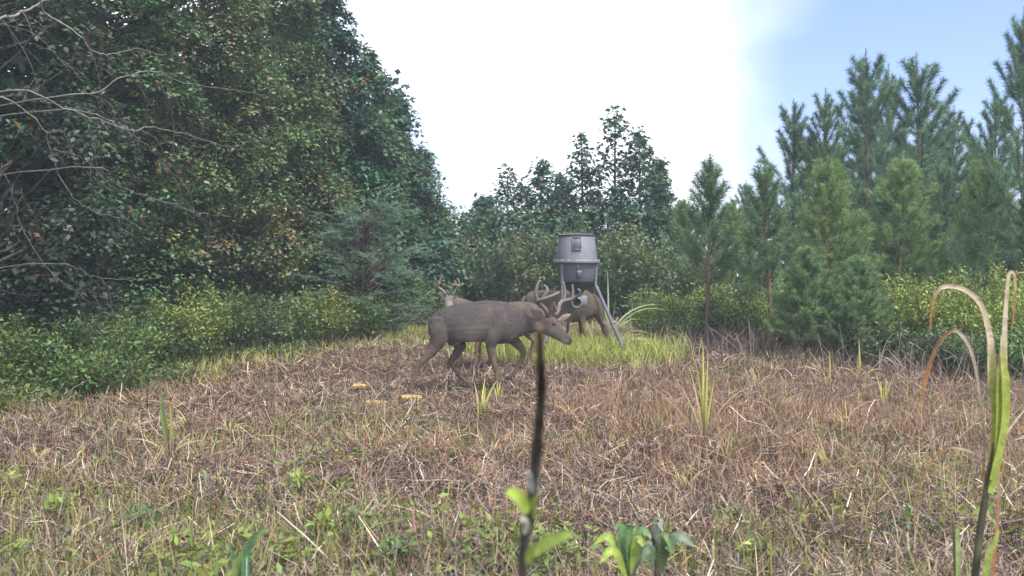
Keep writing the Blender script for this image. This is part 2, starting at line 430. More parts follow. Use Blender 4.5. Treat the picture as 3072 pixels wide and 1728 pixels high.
def pine(meshes, base, scale, sxy, rz, label, group, name='pine_tree'):
    root = empty(name, base, label, 'pine tree', group, rz); root.scale = (scale * sxy, scale * sxy, scale)
    link('trunk', meshes[0], M_BARK, root); link('crown', meshes[1], M_NEEDLE, root)
    return root

def shrub(name, label, base, h, wd, col, nstem=14, per=46, leaf=.06, group=None, cat='shrub', autumn=.04, acol=(.18, .13, .03), lw=.45, upright=.5):
    base = np.asarray(base, float)
    root = empty(name, base, label, cat, group); sg, cg = G(), G()
    for k in range(nstem):
        az = RNG.uniform(0, 2 * np.pi); sp = wd * math.sqrt(RNG.random()); hh = h * RNG.uniform(.55, 1.08) * (1 - .35 * (sp / wd) ** 2)
        b = np.array([math.cos(az), math.sin(az), 0]) * sp * .35; tp = np.array([math.cos(az) * sp, math.sin(az) * sp, hh])
        b[2] = float(gz(base[0] + b[0], base[1] + b[1])) - base[2] - .03
        mid = (b + tp) / 2 + np.array([0, 0, .12 * h]) + RNG.normal(0, .04, 3)
        P = smoothpath([b, mid, tp], 8)
        V, f = tube(P, interp([.007, .003], 8), 5); sg.add(V, f, (.13, .10, .065))
        n = int(per * RNG.uniform(.7, 1.3)); u = RNG.uniform(.22, 1.0, n) ** .8
        Pu = np.stack([np.interp(u, np.linspace(0, 1, 8), P[:, j]) for j in range(3)], 1)
        o = rdir(n); Pu = Pu + o * (wd * .22 * RNG.random(n) ** .5)[:, None]
        N = norm(np.array([0, 0, upright + .3]) + rdir(n) * .7); T = norm(np.cross(N, rdir(n)) + o * .7 + np.array([0, 0, .1]))
        C = var(np.asarray(col) * RNG.uniform(.75, 1.3), n, .2, .1); am = RNG.random(n) < autumn; C[am] = var(acol, am.sum())
        sz = leaf * RNG.uniform(.6, 1.3, n); leaves(cg, Pu, T, N, sz, sz * lw * RNG.uniform(.8, 1.2, n), C)
    link('stems', sg.mesh('stems', True), M_BARK, root); link('foliage', cg.mesh('foliage'), M_LEAF, root)
    return root

# ------------------------------------------------------------------ left wood edge
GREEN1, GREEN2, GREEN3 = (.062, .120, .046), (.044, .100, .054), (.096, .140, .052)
def HW(px, d, top, hw, col, label, **kw):
    b = gd(px, d); H = CAMH + (HY - top) / F * d - b[2]
    return hardwood('hardwood_tree', label, b, H, hw, col, group='hardwoods along the left wood edge', **kw)
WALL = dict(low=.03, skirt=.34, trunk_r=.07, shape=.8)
HW(-120, 11.4, -900, 2.0, (.038, .062, .040), 'dark shaded hardwood at the left wood edge behind bare dead branches', nclump=190, per=230, leaf=.085, autumn=.02, **WALL)  # leaf colour darkened to stand for the deep shade at the left edge
HW(290, 14.2, -560, 1.7, GREEN1, 'olive green hardwood hung with thin bare twigs above the weeds', nclump=240, per=260, leaf=.078, autumn=.12, **WALL)
HW(610, 15.8, -420, 1.65, GREEN3, 'rust tinged hardwood with browning leaves at the wood edge', nclump=260, per=270, leaf=.075, autumn=.15, acol=(.25, .17, .09), **WALL)
HW(840, 17.4, -260, 1.35, GREEN3, 'hardwood with yellowing leaves beside the rust tinged tree', nclump=220, per=250, leaf=.080, autumn=.13, acol=(.26, .22, .09), **WALL)
HW(985, 18.8, -70, 1.35, GREEN2, 'tall dark blue green hardwood rising behind the feathery cedar', nclump=180, per=220, leaf=.108, top_sparse=.3, **WALL)
HW(1085, 19.6, 165, 1.25, GREEN1, 'hardwood with ragged crown just right of the tall dark tree', nclump=160, per=220, leaf=.108, top_sparse=.3, **WALL)
HW(1190, 20.8, 290, 1.1, GREEN2, 'rounded hardwood whose crown overhangs the clearing corner', nclump=160, per=220, leaf=.108, top_sparse=.2, **WALL)
HW(1275, 21.6, 470, .75, GREEN1, 'small hardwood under the rounded crown at the clearing corner', nclump=90, per=190, leaf=.115, **WALL)
HW(1335, 23.5, 640, .8, GREEN3, 'low bushy tree at the far clearing corner above the rear buck', nclump=70, per=190, leaf=.105, **WALL)
HW(-60, 15.0, -1000, 2.3, GREEN2, 'dark hardwood deeper in the wood, glimpsed behind the bare dead branches', nclump=130, per=130, leaf=.20, low=.02, skirt=.3)
for px, d, top, hw, wh in ((150, 17.5, -700, 2.2, 'olive green'), (480, 19.5, -600, 2.1, 'rust tinged'), (760, 21.5, -350, 2.0, 'yellowing'), (930, 24, -120, 1.6, 'tall blue green')):
    HW(px, d, top, hw, GREEN2, 'dark hardwood deeper in the wood, glimpsed behind the ' + wh + ' tree', nclump=130, per=130, leaf=.20, low=.02, skirt=.3)
for (x, y, H, wh) in ((-7.6, 8.0, 6.5, 'behind'), (-8.2, 5.0, 6.5, 'this side of')):  # out-of-view trees carrying on the wood edge, added to shade it
    b = (x, y, float(gz(x, y)))
    hardwood('hardwood_tree', 'dark hardwood closing the left wood edge, ' + wh + ' the bare dead tree', b, H, 2.2, GREEN2,
             group='hardwoods along the left wood edge', nclump=90, per=120, leaf=.20, low=.03, skirt=.3)
# dim understorey inside the woods on both sides
def understorey(name, label, x, y, zmax, col, leaf):
    n = len(x); g = G(); P = np.stack([x, y, gz(x, y) + zmax * RNG.random(n) ** 1.3], 1)
    N = norm(np.array([0, 0, .7]) + rdir(n) * .8); T = np.cross(N, rdir(n)); sz = leaf * RNG.uniform(.6, 1.3, n)
    leaves(g, P, T, N, sz, sz * .6, var(col, n)); tag(link(name, g.mesh(name), M_LEAF), label, 'undergrowth', kind='stuff')
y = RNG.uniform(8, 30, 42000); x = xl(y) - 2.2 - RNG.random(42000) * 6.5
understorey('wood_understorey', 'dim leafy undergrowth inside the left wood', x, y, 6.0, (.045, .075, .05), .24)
y = RNG.uniform(23, 29, 40000); x = RNG.uniform(-3, 15, 40000)
understorey('pine_understorey', 'dim leafy undergrowth behind the pines and sweetgums', x, y, 2.6, GREEN1, .13)

# trees at the far end of the clearing
def CT(px, d, top, hw, label, col=GREEN2, **kw):
    b = gd(px, d); H = CAMH + (HY - top) / F * d - b[2]; hw *= 1.35
    kw.setdefault('nclump', 120); kw.setdefault('per', 90); kw.setdefault('leaf', .15)
    return hardwood('sweetgum_tree', label, b, H, hw, col, group='sweetgums at the far end of the clearing', csize=(.34, .55), top_sparse=kw.pop('top_sparse', .8), shape=1.6, skirt=.30, shrink=.66, trunk_r=.05, **kw)
CT(1440, 26.0, 600, .85, 'short leafy sweetgum at the left end of the far row', top_sparse=.4)
CT(1520, 25.0, 508, .75, 'twin tipped sweetgum left of the feeder in the far row')
CT(1625, 25.5, 490, .75, 'sweetgum in the far row with a low pointed top behind the feeder', top_sparse=.6)
CT(1700, 26.5, 530, .7, 'low topped sweetgum in the dip of the far row behind the feeder', top_sparse=.5)
CT(1762, 25.2, 402, .62, 'slender sweetgum with a thin open top left of the tallest one')
CT(1852, 24.6, 318, .68, 'tallest sweetgum with sparse leaves at its pointed top')
CT(1925, 24.2, 395, .78, 'dense sweetgum right beside the tallest one', top_sparse=.5)
CT(1985, 24.8, 490, .55, 'dark sweetgum ending the far row by the gap to the pines', top_sparse=.4)
CSW = {1400: 'right of the far clearing corner', 1490: 'under the twin tipped sweetgum', 1575: 'in the dark notch left of the feeder barrel', 1660: 'just left behind the feeder barrel', 1780: 'just right behind the feeder barrel',
       1860: 'under the tallest sweetgum', 1950: 'under the dark sweetgum at the row end', 2020: 'in the gap between sweetgums and pines'}
for px, d, h in ((1400, 22.5, 1.9), (1490, 22, 2.0), (1575, 21.5, 2.1), (1660, 22, 2.4), (1780, 21, 2.4), (1860, 21, 2.2), (1950, 20.5, 2.1), (2020, 19.5, 1.7)):
    shrub('leafy_shrub', ('mid green' if px % 3 else 'pale green') + ' leafy shrub ' + CSW[px], gd(px, d), h, .75, (.085, .135, .055) if px % 3 else (.125, .17, .06), 34, 80, .10,
          group='shrubs under the far sweetgums')

# feathery cedar at the left
def cedar(base, h, wd):
    root = empty('cedar_tree', base, 'feathery blue green young cedar leaning out over the weeds at the left edge', 'cedar tree')
    tg, cg = G(), G()
    V, f = tube([[0, 0, -.05], [.02, 0, h * .5], [.05, 0, h]], [.04, .025, .006], 7); tg.add(V, f, (.13, .10, .08))
    for k in range(150):
        u = RNG.random() ** .85; az = RNG.uniform(0, 2 * np.pi); z = h * (.05 + .88 * u)
        Lq = wd * (1 - .62 * u) * RNG.uniform(.35, 1.2); el = rad(10 + 40 * u + RNG.normal(0, 10))
        h_ = np.array([math.cos(az), math.sin(az), 0]); p0 = np.array([0.02 + .05 * u, 0, z * .9]); p1 = p0 + h_ * Lq * math.cos(el) + np.array([0, 0, Lq * math.sin(el)])
        p2 = p1 + norm(h_ + np.array([0, 0, .25 - .5 * (1 - u)])) * Lq * .35; B = smoothpath([p0, p1, p2], 8)
        V, f = tube(B, interp([.008, .002], 8), 4); tg.add(V, f, (.13, .10, .08)); tint = np.array([.14, .225, .14]) * RNG.uniform(.6, 1.4)
        for j in range(9):
            v = RNG.uniform(.3, 1.0); q0 = np.array([np.interp(v, np.linspace(0, 1, 8), B[:, c_]) for c_ in range(3)])
            sd_ = np.array([-h_[1], h_[0], 0]) * RNG.choice([-1, 1]); ax_ = norm(h_ * .8 + sd_ * RNG.uniform(.2, .9) + np.array([0, 0, RNG.normal(.1, .25)])); l_ = RNG.uniform(.12, .30)
            n = 34; t_ = RNG.random(n)
            needles(cg, q0 + ax_ * (l_ * t_)[:, None] + RNG.normal(0, .006, (n, 3)), ax_ + rdir(n) * .55, RNG.uniform(.03, .06, n) * (1.1 - .5 * t_), .012, var(tint, n, .2, .08))
    link('trunk', tg.mesh('trunk', True), M_BARK, root); link('crown', cg.mesh('crown'), M_NEEDLE, root)
cb = gd(1085, 16.6); cedar(cb, CAMH + (HY - 585) / F * 16.6 - cb[2], 1.3)

# ------------------------------------------------------------------ pines on the right
PM = [pine_mesh(3, 5.0, 1.35, opened=True), pine_mesh(5, 4.5, 1.3, tint=(1.5, 1.35, .95)), pine_mesh(9, 5.2, 1.45, tint=(.95, 1.0, 1.1), opened=True), pine_mesh(14, 3.4, 1.05, tint=(1.3, 1.25, 1.05))]
PMS = pine_mesh(21, 3.2, .62, .9, .35, True)
PH = [5.0, 4.5, 5.2, 3.4, 3.2]
PALL = PM + [PMS]
def PN(px, d, top, k, label, sxy=1.0, rz=None):
    b = gd(px, d); H = CAMH + (HY - top) / F * d - b[2]
    pine(PALL[k], b, H / (PH[k] + .2), sxy, RNG.uniform(0, 6.3) if rz is None else rz, label, 'young pines along the right side')
PN(2128, 14.7, 463, 4, 'thin young pine with a bare brown lower stem, standing nearest the feeder', 1.1)
PN(2050, 21.0, 600, 3, 'short pale pine behind the thin bare stemmed pine', .9)
PN(2304, 13.9, 480, 4, 'sparse pine with twiggy half bare top and reddish stem', 1.05)
PN(2200, 20.0, 600, 1, 'bushy pine between the two thin stemmed pines', 1.0)
PN(2385, 20.5, 300, 2, 'tall pine on the left shoulder of the pine stand', .95)
PN(2475, 20.0, 268, 0, 'tall pine with crowded candles next to the stand shoulder', .9)
PN(2592, 20.2, 150, 2, 'tallest pine of the main stand with open lower branches', 1.05)
PN(2665, 22.5, 195, 0, 'tall pine tucked behind the tallest of the stand', .8)
PN(2748, 20.0, 160, 2, 'broad topped tall pine right of the tallest one', 1.1)
PN(2860, 21.5, 320, 0, 'spreading pine sloping down from the broad topped one', .95)
PN(2985, 18.5, 268, 0, 'upright pine before the gap at the right end of the stand', .85)
PN(3068, 15.2, 25, 2, 'very tall dark pine at the right end of the stand', .75)
PN(2490, 16.0, 470, 1, 'light green bushy pine in front of the main stand', 1.05)
PN(2700, 17.6, 470, 1, 'dense dark pine in the middle below the tallest ones', 1.25)
PN(2830, 18.6, 480, 0, 'dense dark pine in shade below the broad topped one', 1.2)
PN(2960, 16.2, 470, 1, 'green bushy pine in front at the right end', 1.1)
PN(3110, 15.0, 520, 0, 'bushy pine leaning in from the right end', 1.1)
PN(2420, 13.2, 740, 3, 'low drooping pine sapling standing in the brush', 1.25)
PN(2575, 12.9, 770, 3, 'low dark pine sapling with hanging needles above the dead stems', 1.3)
PN(2240, 22.5, 540, 0, 'hazy pine far behind the sparse twiggy one', .9)
PN(2600, 24.0, 330, 0, 'pine deep behind the tallest of the stand', 1.2)
PN(2790, 24.5, 360, 2, 'pine deep behind the broad topped one', 1.3)
PN(2450, 24.0, 420, 1, 'pine deep behind the light green bushy one', 1.2)
PN(2950, 23.0, 440, 2, 'pine deep behind the upright one at the right', 1.3)

# brush on the right in front of the pines
YG, DG, MG = (.20, .27, .05), (.07, .125, .045), (.12, .20, .052)
rb = [(1985, 15.8, .75, YG), (2060, 15.2, .85, MG), (2150, 15.0, .75, DG), (2230, 14.6, .9, MG), (2320, 14.2, .95, YG), (2420, 13.9, .55, DG),
      (2510, 13.6, .5, DG), (2600, 13.2, .6, MG), (2700, 13.2, 1.1, YG), (2790, 13.0, 1.15, YG), (2880, 12.7, 1.15, YG), (2970, 12.4, 1.1, YG),
      (3060, 12.1, 1.1, YG), (2650, 12.7, .55, DG), (2850, 12.0, .6, DG), (2990, 11.5, .6, DG), (3090, 11.2, .7, MG), (2760, 14.6, 1.2, MG), (2900, 14.4, 1.25, YG),
      (3040, 14.0, 1.3, YG), (2350, 15.3, 1.1, MG), (2120, 16.6, 1.0, YG), (1960, 17.5, .9, MG)]
RBW = ['bordering the lush grass by the feeder', 'just past the lush feeder grass', 'at the foot of the thin bare stemmed pine', 'between the two thin stemmed pines', 'at the foot of the sparse twiggy pine',
       'under the low drooping pine sapling', 'under the low dark pine sapling with hanging needles', 'just right of the low pine saplings', 'left of the tall tan dead stem in the brush', 'in the middle of the long bright brush bank',
       'below the arch of the bent dried blade', 'behind the close tall grass plant', 'at the right end of the brush bank', 'before the grey dead stems', 'low before the bright brush bank', 'low behind the close tall grass plant',
       'ending the front of the brush at right', 'rising behind the bright brush bank', 'topping the bright brush bank', 'highest at the right end of the brush', 'behind the sparse twiggy pine stem', 'behind the thin bare stemmed pine', 'in the gap between sweetgums and pines']
for px, d, h, c in rb:
    lab = {YG: 'yellow green leafy bush', MG: 'mid green leafy bush', DG: 'low dark green bush'}[c] + ' ' + RBW[rb.index((px, d, h, c))]
    shrub('leafy_bush', lab, gd(px, d), h, .55, c, 32, 95, .056, group='brush in front of the pines', autumn=.06)

# ------------------------------------------------------------------ weeds under the left trees (too many to count: one mass) and shrubs among them
def weeds(g, P, h, col, per=15, leaf=.05, lw=.42):
    n = len(P)
    az = RNG.uniform(0, 2 * np.pi, n); ln = h * RNG.uniform(.05, .45, n)
    top = P + np.stack([np.cos(az) * ln, np.sin(az) * ln, h], 1)
    blades(g, P, az, np.arctan2(ln, h), 0, np.linalg.norm(top - P, axis=1), .006, (.09, .085, .04), 1)
    q = np.repeat(np.arange(n), per); m = len(q); u = RNG.uniform(.15, 1.0, m) ** .7
    Q = P[q] + (top - P)[q] * u[:, None]; o = rdir(m); o[:, 2] *= .5
    Q = Q + o * (.05 + .10 * RNG.random(m))[:, None]
    N = norm(np.array([0, 0, .8]) + rdir(m) * .7); T = norm(o + np.cross(N, rdir(m)) * .6 + np.array([0, 0, .1]))
    c = np.repeat(col, per, 0) * (1 + RNG.normal(0, .22, (m, 1))) * (1 + RNG.normal(0, .09, (m, 3)))
    sz = leaf * RNG.uniform(.5, 1.4, m); leaves(g, Q, T, N, sz, sz * lw, np.clip(c, .01, .8))
n = 7200
y = RNG.uniform(6.5, 22, n); x = xl(y) - RNG.random(n) ** 1.05 * 2.9 + .9 * (vnoise(y * 1.5, y * 0 + 3, 2) - .45)
P = np.stack([x, y, gz(x, y)], 1); dist = xl(y) - x
hh = (.10 + .58 * sstep(0, 1.9, dist) + .28 * vnoise(x * 1.3, y * 1.3, 4) * sstep(0, 1, dist)) * RNG.uniform(.6, 1.2, n)
mixc = vnoise(x * .9, y * .9, 8)[:, None]
col = np.array([.075, .125, .042]) * (1 - mixc) + np.array([.16, .215, .052]) * mixc
gw = G(); weeds(gw, P, hh, col, 14, .054)
o = link('weed_cover', gw.mesh('weed_cover'), M_LEAF); tag(o, 'mixed green weeds spreading out from the left wood edge', 'weeds', kind='stuff')
ls = [(60, 10.4, .8, MG), (210, 10.9, .75, DG), (380, 11.6, .85, MG), (560, 12.6, 1.05, YG), (660, 13.4, 1.05, MG), (760, 13.8, .8, DG), (880, 14.6, .95, MG), (980, 15.2, 1.0, YG),
      (1090, 16.0, .8, MG), (1180, 17.6, .85, DG), (1250, 19.0, .9, MG), (1310, 20.5, .9, DG), (480, 12.2, .7, DG), (300, 10.2, .55, MG)]
LBW = ['in the weeds beneath the dark shaded hardwood', 'in the weeds below the drooping dead branches', 'in the weeds before the olive hardwood', 'tallest in the weeds before the rust tinged tree', 'next to the tallest bright bush in the weeds',
       'below the rust tinged tree at the weed edge', 'below the yellowing hardwood', 'at the foot of the feathery cedar, left side', 'at the foot of the feathery cedar, right side', 'between cedar and clearing corner', 'under the rounded corner hardwood', 'at the far clearing corner behind the rear buck',
       'low before the tallest bright bush', 'low at the front of the left weeds']
for px, d, h, c in ls:
    lab = {YG: 'bright yellow green bush', MG: 'mid green bush', DG: 'low dark green bush'}[c] + ' ' + LBW[ls.index((px, d, h, c))]
    shrub('leafy_bush', lab, gd(px, d), h, .55, tuple(np.array(c) * .85), 30, 85, .057, group='bushes among the left weeds')

# ------------------------------------------------------------------ bare dead tree reaching in at the top left
trunk_b = gd(-330, 8.4); droot = empty('dead_tree', trunk_b, 'leafless grey tree whose thin dead branches reach in before the left wood', 'dead tree')
def dlocal(P): return np.asarray(P) - trunk_b
tg = G(); tp = smoothpath([trunk_b + [0, 0, -.1], trunk_b + [.1, .05, 1.5], trunk_b + [.05, .1, 3.2], trunk_b + [.25, .1, 4.6]], 14)
V, f = tube(dlocal(tp), interp([.10, .07, .03], 14), 9); tg.add(V, f, (.16, .145, .13)); link('trunk', tg.mesh('trunk', True), M_BARK, droot)
def dead_branch(pts, d0, d1, r0, ntw=6):
    W = [wp(a, b, d0 + (d1 - d0) * k / (len(pts) - 1)) for k, (a, b) in enumerate(pts)]
    zt = np.clip(W[0][2] - trunk_b[2] - .15, .3, 4.4); st = np.array([np.interp(zt + trunk_b[2], tp[:, 2], tp[:, j]) for j in range(3)])
    P = smoothpath([st] + W, 34); P += RNG.normal(0, .006, P.shape); g = G(); r0 = r0 * .72
    V, f = tube(dlocal(P), interp([r0 * 1.5, r0, r0 * .35], 34), 6); g.add(V, f, np.array([.20, .185, .17]) * RNG.uniform(.6, 1.1))
    for k in range(ntw):
        a = P[RNG.integers(9, 33)]; e = a + np.array([RNG.uniform(-.05, .55), RNG.normal(0, .2), RNG.uniform(-.65, .12)]) * RNG.uniform(.5, 1.2)
        m = (a + e) / 2 + np.array([.02, 0, RNG.uniform(.02, .14)])
        V, f = tube(dlocal(smoothpath([a, m, e], 9)), interp([r0 * .38, r0 * .16], 9), 4); g.add(V, f, np.array([.16, .145, .135]) * RNG.uniform(.6, 1.15))
        for k2 in range(2):
            a2 = m + (e - m) * RNG.random(); e2 = a2 + np.array([RNG.uniform(-.1, .3), RNG.normal(0, .1), RNG.uniform(-.35, .02)])
            V, f = tube(dlocal(smoothpath([a2, (a2 + e2) / 2 + [0, 0, .03], e2], 6)), interp([r0 * .2, r0 * .11], 6), 4); g.add(V, f, (.14, .125, .115))
    link('branch', g.mesh('branch', True), M_BARK, droot)
dead_branch([(-60, 80), (60, 40), (140, 0), (300, -80)], 8.0, 8.4, .016, 5)
dead_branch([(60, -20), (140, 40), (235, 105), (275, 150), (330, 163), (400, 146), (490, 165)], 7.8, 8.6, .009, 7)
dead_branch([(30, 270), (200, 325), (300, 362), (390, 392), (440, 381), (520, 395), (640, 428), (720, 448)], 7.8, 9.2, .0095, 9)
dead_branch([(200, 330), (390, 400), (470, 470), (560, 560)], 8.2, 9.0, .006, 8)
dead_branch([(-30, 300), (70, 325), (130, 390), (152, 452), (180, 530), (230, 602), (300, 640), (400, 662)], 7.6, 8.6, .0075, 7)
dead_branch([(-40, 470), (0, 505), (30, 560), (52, 640), (90, 735), (170, 832), (270, 905)], 7.4, 8.2, .007, 5)
dead_branch([(150, 290), (280, 280), (360, 236), (460, 212), (540, 245), (700, 270), (800, 285)], 8.0, 9.8, .006, 9)
dead_branch([(250, 500), (360, 560), (480, 600), (620, 640), (700, 650)], 8.2, 9.8, .006, 8)
dead_branch([(150, 790), (280, 830), (400, 840), (500, 830)], 8.4, 9.6, .005, 5)

# ------------------------------------------------------------------ dead grass litter over the clearing
STRAW = np.array([[.34, .26, .16], [.22, .18, .155], [.23, .125, .085], [.17, .125, .13], [.58, .52, .40], [.28, .18, .105], [.07, .048, .042]])
def field_pts(n, ymin, ymax, p=.9, margin=.5):
    """points in the clearing, thinning out with distance"""
    a = 1 - p; y = (ymin ** a + RNG.random(n) * (ymax ** a - ymin ** a)) ** (1 / a)
    x = RNG.uniform(-.62, .62, n) * y
    k = (x > xl(y) - margin) & (x < xr(y) + margin)
    x, y = x[k], y[k]
    return np.stack([x, y, gz(x, y)], 1)
def straw_cols(P, pal=STRAW):
    n = len(P); red = vnoise(P[:, 0] * .55 + 9, P[:, 1] * .4, 21); y = P[:, 1]
    wts = np.stack([np.full(n, .8), .9 - .4 * red, .25 + 1.5 * red * sstep(4.5, 8, y), 1.1 - .6 * red, .22 * np.ones(n), .2 + 1.3 * red * sstep(4, 7, y), .75 * np.ones(n)], 1)
    cdf = np.cumsum(wts, 1) / wts.sum(1, keepdims=True)
    idx = (RNG.random(n)[:, None] > cdf).sum(1).clip(0, len(pal) - 1)
    return np.clip(pal[idx] * (1 + RNG.normal(0, .2, (n, 1))), .02, .8)
gs = G()
P = field_pts(195000, 3.0, 22, .95); cl = vnoise(P[:, 0] * 4 + 2, P[:, 1] * 3, 61) * .6 + vnoise(P[:, 0] * 11, P[:, 1] * 8, 62) * .4
P = P[RNG.random(len(P)) < .25 + 1.2 * sstep(.25, .7, cl)]; n = len(P)
P[:, 2] += np.abs(RNG.normal(0, .018, n)) + .035 * sstep(.5, .85, vnoise(P[:, 0] * 4 + 2, P[:, 1] * 3, 61))
ln = RNG.gamma(2.4, .036, n).clip(.02, .30) * (1 + .02 * P[:, 1])
blades(gs, P, RNG.uniform(0, 6.28, n), rad(90) - np.abs(RNG.normal(0, rad(24), n)), RNG.normal(0, .7, n), ln, RNG.uniform(.0022, .0055, n) * (1 + .06 * P[:, 1]), straw_cols(P), 2, base=.8, tip=.5)
P = field_pts(60000, 3.0, 21, .9); n = len(P)        # short upright stubble
blades(gs, P, RNG.uniform(0, 6.28, n), np.abs(RNG.normal(0, .5, n)), RNG.normal(.3, .4, n), RNG.gamma(3, .022, n).clip(.02, .2) * (1 + .03 * P[:, 1]), RNG.uniform(.002, .004, n) * (1 + .06 * P[:, 1]), straw_cols(P), 2, base=.8, tip=.35)
n = 11000; x = RNG.normal(2.1, 1.3, n); y = RNG.normal(8.2, 1.7, n); k = (x > .3) & (y > 4.5) & (vnoise(x * 1.6, y * 1.6, 71) > .42); x, y = x[k], y[k]; n = len(x)  # wiry reddish dry grass
blades(gs, np.stack([x, y, gz(x, y)], 1), RNG.uniform(0, 6.28, n), np.abs(RNG.normal(0, .4, n)), RNG.normal(.4, .4, n), RNG.uniform(.08, .30, n), RNG.uniform(.0025, .0045, n), np.clip(np.array([.29, .19, .115]) * (1 + RNG.normal(0, .25, (n, 1))), .03, .6), 3, base=.8, tip=.3)
o = link('dead_grass', gs.mesh('dead_grass'), M_STRAW); tag(o, 'matted brown and tan dead grass litter on the clearing floor', 'dead grass', kind='stuff')

# green sprigs and seedlings in the litter
gg = G()
P = field_pts(80000, 3.0, 20, .9); dens = vnoise(P[:, 0] * .8 + 3, P[:, 1] * .7, 33) + .25 * (P[:, 1] < 5.5) + .10 * (P[:, 0] < -.3)
P = P[RNG.random(len(P)) < sstep(.45, 1.0, dens)]; n = len(P)
c = np.array([[.18, .23, .06], [.13, .19, .06], [.26, .27, .08], [.32, .29, .11]])[RNG.integers(0, 4, n)] * (1 + RNG.normal(0, .2, (n, 1)))
blades(gg, P, RNG.uniform(0, 6.28, n), np.abs(RNG.normal(.15, .35, n)), RNG.normal(.5, .5, n), RNG.gamma(3, .03, n).clip(.03, .28), RNG.uniform(.003, .006, n) * (1 + .05 * P[:, 1]), np.clip(c, .02, .6), 3)
o = link('green_grass', gg.mesh('green_grass'), M_GRASS); tag(o, 'thin yellow green grass sprigs growing through the dead litter', 'grass', kind='stuff')
gv = G()
P = field_pts(5200, 3.0, 13, 1.4); dens = .9 * vnoise(P[:, 0] * 1.7 + 7, P[:, 1] * 1.7, 41) + .22 * sstep(6.5, 4, P[:, 1]) + .08 * (P[:, 0] < .2)
P = P[RNG.random(len(P)) < sstep(.6, 1.15, dens)]; n = len(P)
cm = vnoise(P[:, 0] * 2, P[:, 1] * 2, 5)[:, None]; c = np.array([.10, .16, .035]) * (1 - cm) + np.array([.20, .24, .05]) * cm
weeds(gv, P, RNG.uniform(.05, .17, n), c, 9, .045, .42)
o = link('seedlings', gv.mesh('seedlings'), M_LEAF); tag(o, 'small broadleaf weed seedlings scattered over the near litter', 'seedlings', kind='stuff')

# lush yellow green grass round the feeder and along the far edge
gf = G(); n = 15000
x = RNG.normal(.75, 1.05, n); y = RNG.normal(13.9, .95, n)
k = (np.abs(x - .8) < 2.0) & (y > 12.2) & (y < 17.5) & (((x - .85) / 1.7) ** 2 + ((y - 13.9) / 1.6) ** 2 < RNG.uniform(.4, 1.15, n)); x, y = x[k], y[k]
n2 = 6000; y2 = RNG.uniform(15, 20.5, n2); x2 = RNG.uniform(-3, 2.4, n2); k = (x2 > xl(y2) - .3) & (vnoise(x2 * 1.2, y2 * 1.2, 50) > .42)
n3 = 1700; y3 = RNG.uniform(11, 20, n3); x3 = xl(y3) + RNG.normal(.1, .45, n3)
xa = np.concatenate([x, x2[k], x3]); ya = np.concatenate([y, y2[k], y3]); n = len(xa)
P = np.stack([xa, ya, gz(xa, ya)], 1)
cm = RNG.random((n, 1)); c = np.array([.24, .31, .065]) * cm + np.array([.40, .40, .12]) * (1 - cm); c = c * (1 + RNG.normal(0, .15, (n, 1)))
ln = np.concatenate([RNG.uniform(.10, .34, len(x)), RNG.uniform(.06, .20, k.sum()), RNG.uniform(.08, .22, n3)])
blades(gf, P, RNG.uniform(0, 6.28, n), np.abs(RNG.normal(.1, .3, n)), RNG.normal(.7, .5, n), ln, RNG.uniform(.006, .012, n), np.clip(c, .03, .6), 3)
o = link('lush_grass', gf.mesh('lush_grass'), M_GRASS); tag(o, 'lush yellow green grass around the feeder legs and far edge', 'grass', kind='stuff')

# grey dead stems at the foot of the right brush
gd_ = G(); n = 3000
y = RNG.uniform(10.3, 16.2, n); x = xr(y) + RNG.normal(.1, .45, n); P = np.stack([x, y, gz(x, y)], 1)
cc = np.array([[.30, .26, .23], [.24, .19, .16], [.36, .30, .22]])[RNG.integers(0, 3, n)] * (1 + RNG.normal(0, .2, (n, 1)))
blades(gd_, P, RNG.uniform(0, 6.28, n), np.abs(RNG.normal(.35, .4, n)), RNG.normal(.8, .6, n), RNG.uniform(.12, .62, n), RNG.uniform(.004, .008, n), np.clip(cc, .02, .6), 4, base=.9, tip=.5)
o = link('dead_stems', gd_.mesh('dead_stems'), M_STRAW); tag(o, 'tangle of grey dead stems along the foot of the right brush', 'dead stems', kind='stuff')

# ------------------------------------------------------------------ deer
def loft(st, sides=18):
    """st: list of (centre, half width, half height, colour top, colour bottom, up vector)"""
    P = np.array([s[0] for s in st], float); T = norm(np.gradient(P, axis=0)); th = np.linspace(0, 2 * np.pi, sides, endpoint=False)
    V, C = [], []
    for k, s in enumerate(st):
        up = np.array(s[5] if len(s) > 5 and s[5] is not None else (0, 0, 1.0)); up = norm(up - T[k] * np.dot(up, T[k])); sd = np.cross(T[k], up)
        for a in th:
            V.append(P[k] + sd * s[1] * math.cos(a) + up * s[2] * math.sin(a))
            m = .5 + .5 * math.sin(a); m = min(1, max(0, (m - .17) / .30))
            C.append(np.asarray(s[3]) * m + np.asarray(s[4]) * (1 - m))
    n = len(st); i = np.arange(n - 1)[:, None] * sides; j = np.arange(sides)[None]; k = (j + 1) % sides
    Q = np.stack([i + j, i + k, i + sides + k, i + sides + j], -1).reshape(-1, 4)
    V.append(P[0] - T[0] * st[0][1] * .5); C.append(st[0][3]); V.append(P[-1] + T[-1] * st[-1][1] * .5); C.append(st[-1][3])
    a0, a1 = n * sides, n * sides + 1; jj = np.arange(sides); kk = (jj + 1) % sides
    tri = np.vstack([np.stack([kk, jj, np.full(sides, a0)], 1), np.stack([jj + (n - 1) * sides, kk + (n - 1) * sides, np.full(sides, a1)], 1)])
    return np.array(V), [Q, tri], np.array(C)
